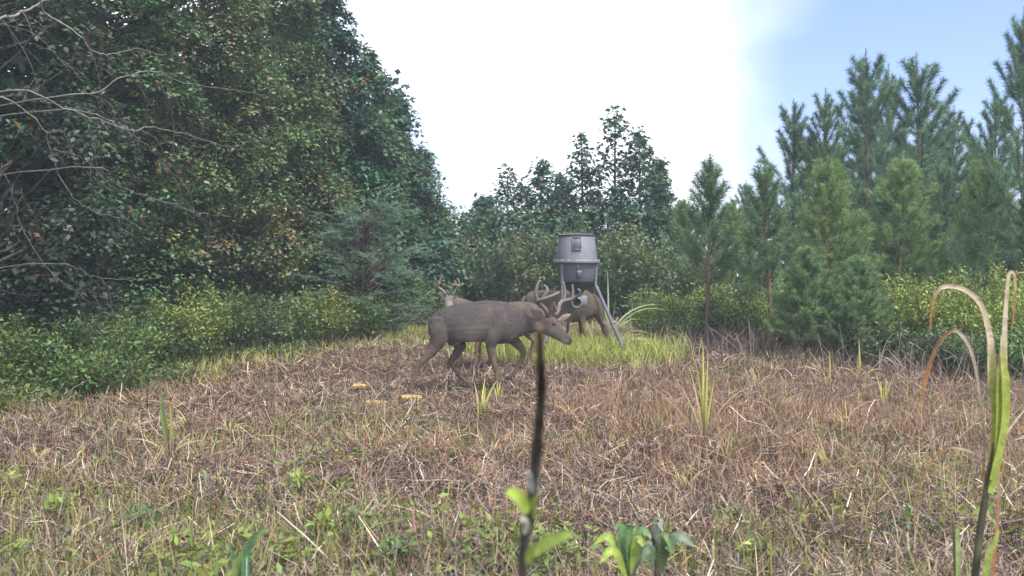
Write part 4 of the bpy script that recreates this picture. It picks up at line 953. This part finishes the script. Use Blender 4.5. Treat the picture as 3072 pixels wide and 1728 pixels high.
clump(512, 1385, .42, [(170, .10, .05, 1, .020, GRN), (175, .14, .0, .96, .018, GRN), (165, .05, .02, .9, .018, YGR * .7), (20, .4, 1.4, .6, .008, DRY), (300, .5, 1.2, .7, .008, DRY), (200, .35, 1.5, .75, .007, DRY), (60, .3, 1.2, .6, .007, DRY)], 'dark green flat bladed clump with dry arching leaves')
clump(598, 1375, .22, rb_(6, GRN * 1.3, .3, .013, .4), 'small pale green tuft beside the dark green flat clump')
clump(635, 1455, .16, rb_(6, np.array([.3, .36, .22]), .9, .014, .2, .9), 'pale drooping blade spray below the small pale tuft')
clump(2272, 1172, .28, rb_(4, YGR, .25, .015, .4), 'short yellow tuft with pale bent stalk right of the tall blade')
clump(2580, 1150, .46, [(90, .03, .1, 1, .018, YGR), (120, .1, .1, .6, .016, YGR * .8), (0, .25, 1.8, .7, .008, DRY), (190, .3, 1.5, .7, .008, DRY)], 'upright yellow stub with a dry tip before the right brush')
clump(2490, 1170, .44, [(90, .03, .1, .9, .013, YGR * .9), (190, .35, .4, 1.1, .008, DRY), (180, .2, 1.9, 1.1, .008, DRY), (200, .5, .5, 1.0, .007, TAN)], 'dry leaning stalks round a yellow stub before the low pine sapling')
clump(2655, 1230, .34, rb_(7, YGR * .8, .3, .013, .6), 'yellow and brown tuft before the grey dead stems')
clump(2320, 1130, .20, rb_(4, YGR, .2, .013, .1), 'small yellow tuft at the front of the right brush')
clump(2175, 1150, .16, rb_(4, GRN * 1.4, .25, .014, .1), 'small green tuft between the yellow ones at right')
clump(1985, 1275, .17, rb_(3, YGR, .15, .012, .1), 'lone bright short blade in mid clearing right of the sapling stem')
clump(1905, 1130, .19, rb_(4, YGR, .3, .014, .2), 'yellow tuft at the front of the lush grass')
clump(870, 1160, .26, [(90, .05, .0, 1, .009, np.array([.16, .1, .07]))], 'single dark thin stalk standing left of the corn cobs', 'dry_stalk', None, 'stalk', gp(988, 1272))
clump(700, 1200, .2, rb_(5, YGR * .8, .4, .012, .5, .7), 'yellowing tuft left of the dark thin stalk', base=gp(640, 1165))
clump(325, 1310, .22, rb_(6, YGR * .75, .45, .010, .6, .8), 'pale dry tuft in the left litter near the weeds')
clump(110, 1400, .22, rb_(8, YGR * .65, .5, .011, .6, .9), 'olive dry tuft at the left side of the litter')
clump(290, 1420, .14, rb_(5, GRN * 1.3, .4, .012, .2), 'small green tuft by the long dark fallen stick')
clump(2190, 1395, .30, rb_(6, YGR * .6, .35, .011, .7), 'brown and yellow tuft at the foot of the tall yellow blade')
clump(2450, 1330, .3, rb_(6, TAN, .5, .007, .5, .6), 'wiry brown stalks in the right litter')
clump(2480, 1420, .26, rb_(7, YGR * .6, .6, .009, .5, .6), 'olive and tan tuft in the right litter')
clump(2400, 1560, .2, rb_(7, GRN, .5, .009, .3, .6), 'green tuft low in the right litter')
# tall plant and dry bent stalks by the right feeder leg
tb = gd(1830, 14.1)
clump(0, 0, 1.15, [(150, .05, .55, 1.0, .026, (.42, .48, .34)), (90, .03, .25, .93, .022, (.40, .46, .32)), (15, .12, 1.9, .95, .022, (.24, .34, .13)), (10, .06, 1.7, .88, .022, (.34, .42, .24)), (340, .25, 2.1, .62, .018, GRN * 1.5), (190, .1, .3, .7, .018, GRN * 1.3), (40, .2, 1.7, .7, .018, GRN * 1.3), (0, .05, .1, .65, .014, GRN)],
      'tall green plant with arching pale blades right of the feeder', 'tall_grass', None, 'tall grass', tb)
clump(0, 0, .62, [(20, .5, 1.9, 1, .012, DRY), (350, .35, 2.2, .9, .012, DRY), (10, .8, 1.2, 1.0, .012, TAN), (30, .3, 1.6, .8, .010, DRY), (330, .6, 1.5, .9, .012, TAN), (0, .9, .9, .8, .010, DRY), (60, .5, 1.2, .8, .010, DRY), (170, .5, 1.4, .6, .010, TAN)],
      'dry bent pale stalks fanning out beside the right feeder leg', 'dry_grass', None, 'dry grass', gd(1852, 13.9))
for px, d, lab in ((2400, 14.6, 'arching pale bladed tall grass at the left of the low pine saplings'), (2620, 14.9, 'arching pale bladed tall grass between low sapling and yellow green brush')):
    clump(0, 0, 1.25, rb_(7, np.array([.26, .34, .16]), .2, .018, 0, 1.6), lab, 'tall_grass', None, 'tall grass', gd(px, d))

# tall grass plant at the right edge, close by
def poly_blade(pts, d, widths, cols, name, root, origin, face=(0, -1, 0), n=26):
    W = [wp(a, b, dd) for (a, b), dd in zip(pts, d if hasattr(d, '__len__') else [d] * len(pts))]
    P = smoothpath(W, n); T = norm(np.gradient(P, axis=0)); sd = norm(np.cross(T, np.asarray(face, float))); w_ = interp(widths, n)[:, None] * .5
    nn = np.cross(sd, T)
    V = np.stack([P - sd * w_ + nn * w_ * .35, P, P + sd * w_ + nn * w_ * .35], 1).reshape(-1, 3) - origin
    i_ = np.arange(n - 1)[:, None] * 3; Q = np.vstack([np.hstack([i_, i_ + 1, i_ + 4, i_ + 3]), np.hstack([i_ + 1, i_ + 2, i_ + 5, i_ + 4])])
    C = np.stack([interp([c[j] for c in cols], n) for j in range(3)], 1); C = C * (1 + RNG.normal(0, .05, (n, 1)))
    g = G(); g.add(V, [Q], np.repeat(C, 3, 0)); return link(name, g.mesh(name, True), M_BLADE, root)
DN = 3.3; rbs = np.array([(2905 - CX) / F * DN, DN, 0]); rbs[2] = float(gz(rbs[0], rbs[1]))
tgp = empty('tall_grass', rbs, 'tall yellow green grass plant with dried bent tips at the right, close by', 'tall grass')
botpx = HY + (CAMH - rbs[2]) / DN * F
SH, PALE2, BRN, DKS = (.30, .36, .07), (.50, .42, .30), (.30, .15, .06), (.075, .075, .045)
g = G(); P = smoothpath([wp(2900, botpx + 20, DN), wp(2935, 1640, DN), wp(2958, 1480, DN), (wp(2985, 1330, DN))], 16); V, f = tube(P - rbs, interp([.014, .012, .010], 16), 8); g.add(V, f, np.repeat(np.array([np.array(DKS) * (1 + .8 * (k % 5 == 0)) for k in range(16)]), 8, 0)); link('stalk', g.mesh('stalk', True), M_GRASS, tgp)
poly_blade([(2960, 1480), (2985, 1330), (2988, 1200), (2975, 1120), (2970, 1020), (2945, 920), (2895, 870), (2830, 860), (2800, 900), (2790, 990)], DN, [.02, .036, .04, .035, .022, .018, .016, .014, .010, .005], [SH, SH, SH, (.40, .38, .12), PALE2, PALE2, PALE2, PALE2, BRN, BRN], 'blade', tgp, rbs)
poly_blade([(2970, 1480), (2998, 1330), (3005, 1180), (3005, 1100), (3012, 1000), (3018, 900), (3025, 830), (3035, 815), (3046, 840), (3042, 930), (3035, 990)], DN - .02, [.02, .036, .042, .034, .018, .013, .011, .010, .009, .007, .004], [SH, SH, SH, (.42, .40, .15), PALE2, PALE2, PALE2, PALE2, (.4, .28, .15), BRN, BRN], 'blade', tgp, rbs)
poly_blade([(2975, 1440), (3012, 1280), (3016, 1150), (3008, 1080), (3004, 1010)], DN - .03, [.018, .026, .028, .016, .006], [SH, SH, SH, (.40, .40, .12), PALE2], 'blade', tgp, rbs)
poly_blade([(2965, 1440), (2990, 1290), (2982, 1190), (2975, 1120)], DN + .02, [.018, .026, .026, .008], [SH, SH, SH, (.36, .36, .10)], 'blade', tgp, rbs)
poly_blade([(2945, 1560), (2952, 1330), (2938, 1180), (2915, 1060), (2880, 1000), (2850, 995), (2810, 1040), (2780, 1120), (2758, 1220)], DN + .05, [.006, .007, .008, .012, .013, .011, .014, .018, .006], [BRN, (.3, .25, .15), PALE2, PALE2, PALE2, BRN, (.12, .08, .05), BRN, (.36, .2, .1)], 'dead_blade', tgp, rbs)
poly_blade([(2965, 1380), (2900, 1350), (2840, 1345), (2790, 1390), (2750, 1480), (2745, 1570), (2800, 1680)], DN + .04, [.006, .008, .008, .007, .006, .005, .003], [PALE2, PALE2, BRN, BRN, (.2, .12, .07), BRN, PALE2], 'dead_blade', tgp, rbs)
poly_blade([(2990, 1340), (3040, 1270), (3090, 1210)], DN, [.006, .009, .004], [PALE2, PALE2, PALE2], 'dead_blade', tgp, rbs)
poly_blade([(2960, botpx), (2985, 1640), (2995, 1500), (2993, 1360)], DN + .03, [.01, .012, .012, .006], [BRN, BRN, (.32, .2, .1), PALE2], 'dead_blade', tgp, rbs)
poly_blade([(2935, botpx), (2960, 1690), (2985, 1620), (2995, 1590)], DN - .05, [.02, .026, .02, .005], [SH, (.24, .30, .08), (.3, .32, .1), SH], 'blade', tgp, rbs)
# dark stub with a green sheath left of it
sbs = np.array([(2865 - CX) / F * DN, DN, 0]); sbs[2] = float(gz(sbs[0], sbs[1]))
sgp = empty('dry_stalk', sbs, 'dark dead stub with a green sheath beside the tall close grass plant', 'stalk')
poly_blade([(2868, botpx), (2862, 1640), (2852, 1530)], DN, [.010, .010, .005], [DKS, DKS, (.12, .13, .06)], 'stalk', sgp, sbs)
poly_blade([(2872, botpx), (2874, 1680), (2872, 1600), (2876, 1570)], DN - .02, [.012, .018, .016, .006], [DKS, (.28, .33, .12), (.26, .3, .14), GRN], 'blade', sgp, sbs)

# broad blade plant at the bottom left of centre
DB = 3.1; bb_ = np.array([(735 - CX) / F * DB, DB, 0]); bb_[2] = float(gz(bb_[0], bb_[1])); bpx = HY + (CAMH - bb_[2]) / DB * F
bpl = empty('broad_grass', bb_, 'broad bladed green grass shoot with a white midrib arching over', 'grass plant')
BG, BG2 = (.075, .165, .065), (.16, .23, .06)
poly_blade([(735, bpx + 15), (738, 1720), (742, 1660), (758, 1620), (785, 1592), (806, 1583)], [DB, DB, DB, DB, DB, DB], [.024, .026, .025, .021, .014, .004], [(.10, .2, .1), (.1, .2, .1), BG, BG, (.12, .2, .09), BG2], 'blade', bpl, bb_)
poly_blade([(715, bpx + 15), (708, 1720), (700, 1670), (692, 1642)], DB + .03, [.024, .022, .016, .004], [BG2, BG2, BG, BG], 'blade', bpl, bb_)
poly_blade([(728, bpx + 15), (722, 1690), (718, 1650)], DB + .04, [.02, .014, .004], [BG2, BG2, BG2], 'blade', bpl, bb_)
poly_blade([(738, bpx), (740, 1715), (741, 1668)], DB - .012, [.004, .0035, .001], [(.5, .58, .5)] * 3, 'midrib', bpl, bb_)

# broadleaf weed at the bottom centre
def leaf_part(root, origin, p0, p1, wd, col, bend=.06, face=(0, -.8, .6), name='leaf', n=12):
    p0, p1 = np.asarray(p0), np.asarray(p1); m = (p0 + p1) / 2 + np.array([0, 0, bend])
    P = smoothpath([p0, m, p1], n); T = norm(np.gradient(P, axis=0)); sd = norm(np.cross(T, np.asarray(face, float))); nn = np.cross(sd, T)
    w_ = (wd * .5 * np.sin(np.pi * np.linspace(.06, .99, n)) ** .8)[:, None]
    V = np.stack([P - sd * w_ + nn * w_ * .3, P, P + sd * w_ + nn * w_ * .3], 1).reshape(-1, 3) - origin
    i_ = np.arange(n - 1)[:, None] * 3; Q = np.vstack([np.hstack([i_, i_ + 1, i_ + 4, i_ + 3]), np.hstack([i_ + 1, i_ + 2, i_ + 5, i_ + 4])])
    C = np.tile(np.asarray(col, float), (len(V), 1)); C[1::3] *= 1.25
    g = G(); g.add(V, [Q], C); return link(name, g.mesh(name, True), M_BLADE, root)
DW = 3.0; wb = np.array([(1885 - CX) / F * DW, DW, 0]); wb[2] = float(gz(wb[0], wb[1])); wpx = HY + (CAMH - wb[2]) / DW * F
wd_ = empty('broadleaf_weed', wb, 'broadleaf weed with upright lance shaped leaves low in the centre foreground', 'weed')
g = G(); V, f = tube(smoothpath([wp(1885, wpx + 10, DW), wp(1886, 1730, DW), wp(1884, 1680, DW)], 8) - wb, .006, 7); g.add(V, f, (.13, .17, .06)); link('stem', g.mesh('stem', True), M_LEAF, wd_)
LG, LY2 = (.11, .19, .075), (.22, .29, .06)
for (a, b_), (c, e), wdt, col_, dd in (((1880, 1720), (1845, 1582), .034, LG, 0), ((1886, 1715), (1888, 1575), .024, LG, -.03), ((1888, 1700), (1955, 1612), .030, (.13, .21, .09), -.03), ((1876, 1712), (1782, 1632), .028, LY2, 0),
                                     ((1872, 1735), (1868, 1625), .030, LY2, .02), ((1893, 1720), (1930, 1640), .028, LY2, -.04), ((1880, 1735), (1800, 1690), .03, LY2, -.05), ((1890, 1740), (1985, 1650), .022, (.12, .18, .10), .05)):
    leaf_part(wd_, wb, wp(a, b_, DW + dd * .3), wp(c, e, DW + dd), wdt, col_)
w2 = np.array([(1975 - CX) / F * DW, DW, 0]); w2[2] = float(gz(w2[0], w2[1]))
wr = empty('cut_twig', w2, 'dark cut twig with grey green drooping leaves next to the broadleaf weed', 'twig')
g = G(); V, f = tube(smoothpath([wp(1976, wpx + 10, DW), wp(1968, 1680, DW), wp(1958, 1605, DW)], 8) - w2, interp([.009, .007], 8), 7); g.add(V, f, (.06, .05, .045)); link('stem', g.mesh('stem', True), M_BARK, wr)
for a, b_, c, e, wdt, col_ in ((1972, 1700, 2085, 1640, .034, (.12, .17, .11)), (1975, 1730, 2020, 1660, .04, (.09, .13, .05)), (1964, 1650, 1985, 1590, .026, (.2, .24, .18)), (1970, 1690, 2010, 1640, .02, (.14, .2, .08)), (1972, 1720, 1925, 1690, .03, (.10, .15, .08))):
    leaf_part(wr, w2, wp(a, b_, DW), wp(c, e, DW - .03), wdt, col_)

# blurred sapling stem close to the lens
ss = np.array([(1548 - CX) / F * 1.25, 1.25, 0]); ss[2] = float(gz(ss[0], ss[1]))
sap = empty('sapling', ss, 'thin dark sapling stem standing out of focus close before the camera', 'sapling')
SPT = [ss + np.array([0, 0, -.03]), ss + np.array([.002, -.02, .5]), wp(1568, 1728, 1.12), wp(1592, 1540, 1.08), wp(1612, 1330, 1.03), wp(1624, 1180, .98), wp(1622, 1080, .90), wp(1618, 985, .78)]
P = smoothpath(SPT, 40); g = G(); rr_ = interp([.0062, .006, .0056, .0056, .0056, .0048, .004, .003], 40); rr_[[14, 22, 29, 33]] *= 1.25
V, f = tube(P - ss, rr_, 9); g.add(V, f, np.repeat(np.array([(.085, .075, .06)] * 34 + [(.17, .14, .10)] * 6), 9, 0)); link('stem', g.mesh('stem', True), M_BARK, sap)
for a, b_, c, e, dd, wdt, col_ in ((1585, 1535, 1515, 1478, 1.0, .020, (.24, .32, .05)), (1590, 1560, 1612, 1490, 1.05, .012, (.20, .27, .05)), (1580, 1600, 1562, 1560, 1.04, .014, (.33, .32, .27)), (1588, 1668, 1728, 1600, 1.06, .016, (.22, .30, .06)), (1578, 1690, 1625, 1640, 1.04, .014, (.25, .32, .07)), (1600, 1480, 1575, 1410, 1.02, .010, (.32, .34, .30)), (1625, 1360, 1650, 1340, 1.0, .012, (.18, .11, .09))):
    leaf_part(sap, ss, wp(a, b_, dd + .03), wp(c, e, dd), wdt, col_, .004)

# fallen sticks
def stick(pts, r, label, col=(.085, .065, .055), d=None):
    W = [gp(a, b) + np.array([0, 0, h]) for a, b, h in pts]; b0 = W[0].copy(); b0[2] = float(gz(b0[0], b0[1]))
    P = smoothpath(W, 14) + RNG.normal(0, .004, (14, 3)); g = G(); V, f = tube(P - b0, interp([r, r * .6], 14), 6); g.add(V, f, col)
    o = link('stick', g.mesh('stick', True), M_BARK, None, b0); tag(o, label, 'stick', 'sticks in the litter')
stick([(100, 1545, .01), (190, 1470, .06), (285, 1385, .10)], .006, 'long thin dark stick slanting over the left litter')
stick([(1425, 1735, .0), (1385, 1720, .06), (1342, 1700, .14)], .007, 'dark broken stick sticking up left of the sapling stem')
stick([(1905, 1480, .02), (2000, 1478, .02), (2160, 1495, .02)], .004, 'pale straw stem lying flat in the litter right of the sapling', (.36, .28, .22))
stick([(1800, 1640, .02), (1880, 1622, .03), (1960, 1606, .02)], .005, 'thin brown stick lying behind the broadleaf weed', (.26, .19, .16))
stick([(2315, 1655, .0), (2370, 1580, .08), (2410, 1500, .16)], .005, 'dark leaning stick in the right litter left of the tall grass')
stick([(415, 1440, .0), (418, 1430, .10), (420, 1425, .17)], .005, 'short dark upright stub left of the dark green clump')
stick([(1850, 1585, .0), (1848, 1583, .05), (1852, 1580, .1)], .005, 'short dark upright stub in mid foreground')

# leafy weeds in the near litter
for k, (px, py, h, c, wh) in enumerate([(885, 1500, .17, LY2, 'behind the broad green grass shoot'), (960, 1650, .18, LY2, 'right of the broad green grass shoot'), (870, 1712, .16, LY2, 'at the foot of the broad green grass shoot'), (1095, 1610, .14, LG, 'halfway between grass shoot and sapling stem'),
        (445, 1610, .15, LG, 'in the left foreground litter'), (560, 1655, .13, LY2, 'left of the broad green grass shoot'), (1205, 1700, .12, LG, 'left of the dark broken stick'), (2245, 1690, .14, LY2, 'right of the cut twig'), (2185, 1570, .12, LG, 'behind the cut twig leaves'),
        (150, 1590, .13, LY2, 'beside the long slanting dark stick'), (1010, 1480, .10, LY2, 'in the litter behind the foreground weeds'), (2700, 1600, .11, LG, 'left of the dark dead stub')]):
    o = shrub('leafy_weed', ('yellow green' if c == LY2 else 'fresh green') + ' small leafy weed ' + wh, gp(px, py), h, .09, c, 5, 11, .058, group='leafy weeds in the near litter', cat='weed', autumn=.0, lw=.4)

for px, py, h, wh in ((560, 1290, .24, 'behind the dark green flat bladed clump'), (690, 1310, .22, 'right of the dark green flat bladed clump'), (395, 1300, .2, 'left of the dark green flat bladed clump'), (800, 1350, .16, 'before the dark thin stalk'),
                      (2330, 1250, .3, 'right of the tall yellow blade'), (2540, 1300, .3, 'before the upright yellow stub'), (1700, 1260, .2, 'right of the sapling stem in mid clearing'), (1760, 1180, .22, 'at the front edge of the lush grass'), (2060, 1480, .2, 'in the litter below the tall yellow blade')):
    clump(px, py, h, rb_(8, DRY, .6, .007, .6, 1.3) + rb_(2, YGR * .8, .3, .009, 0, .5), 'tan tuft of drooping dry blades ' + wh, group='dry drooping tufts')
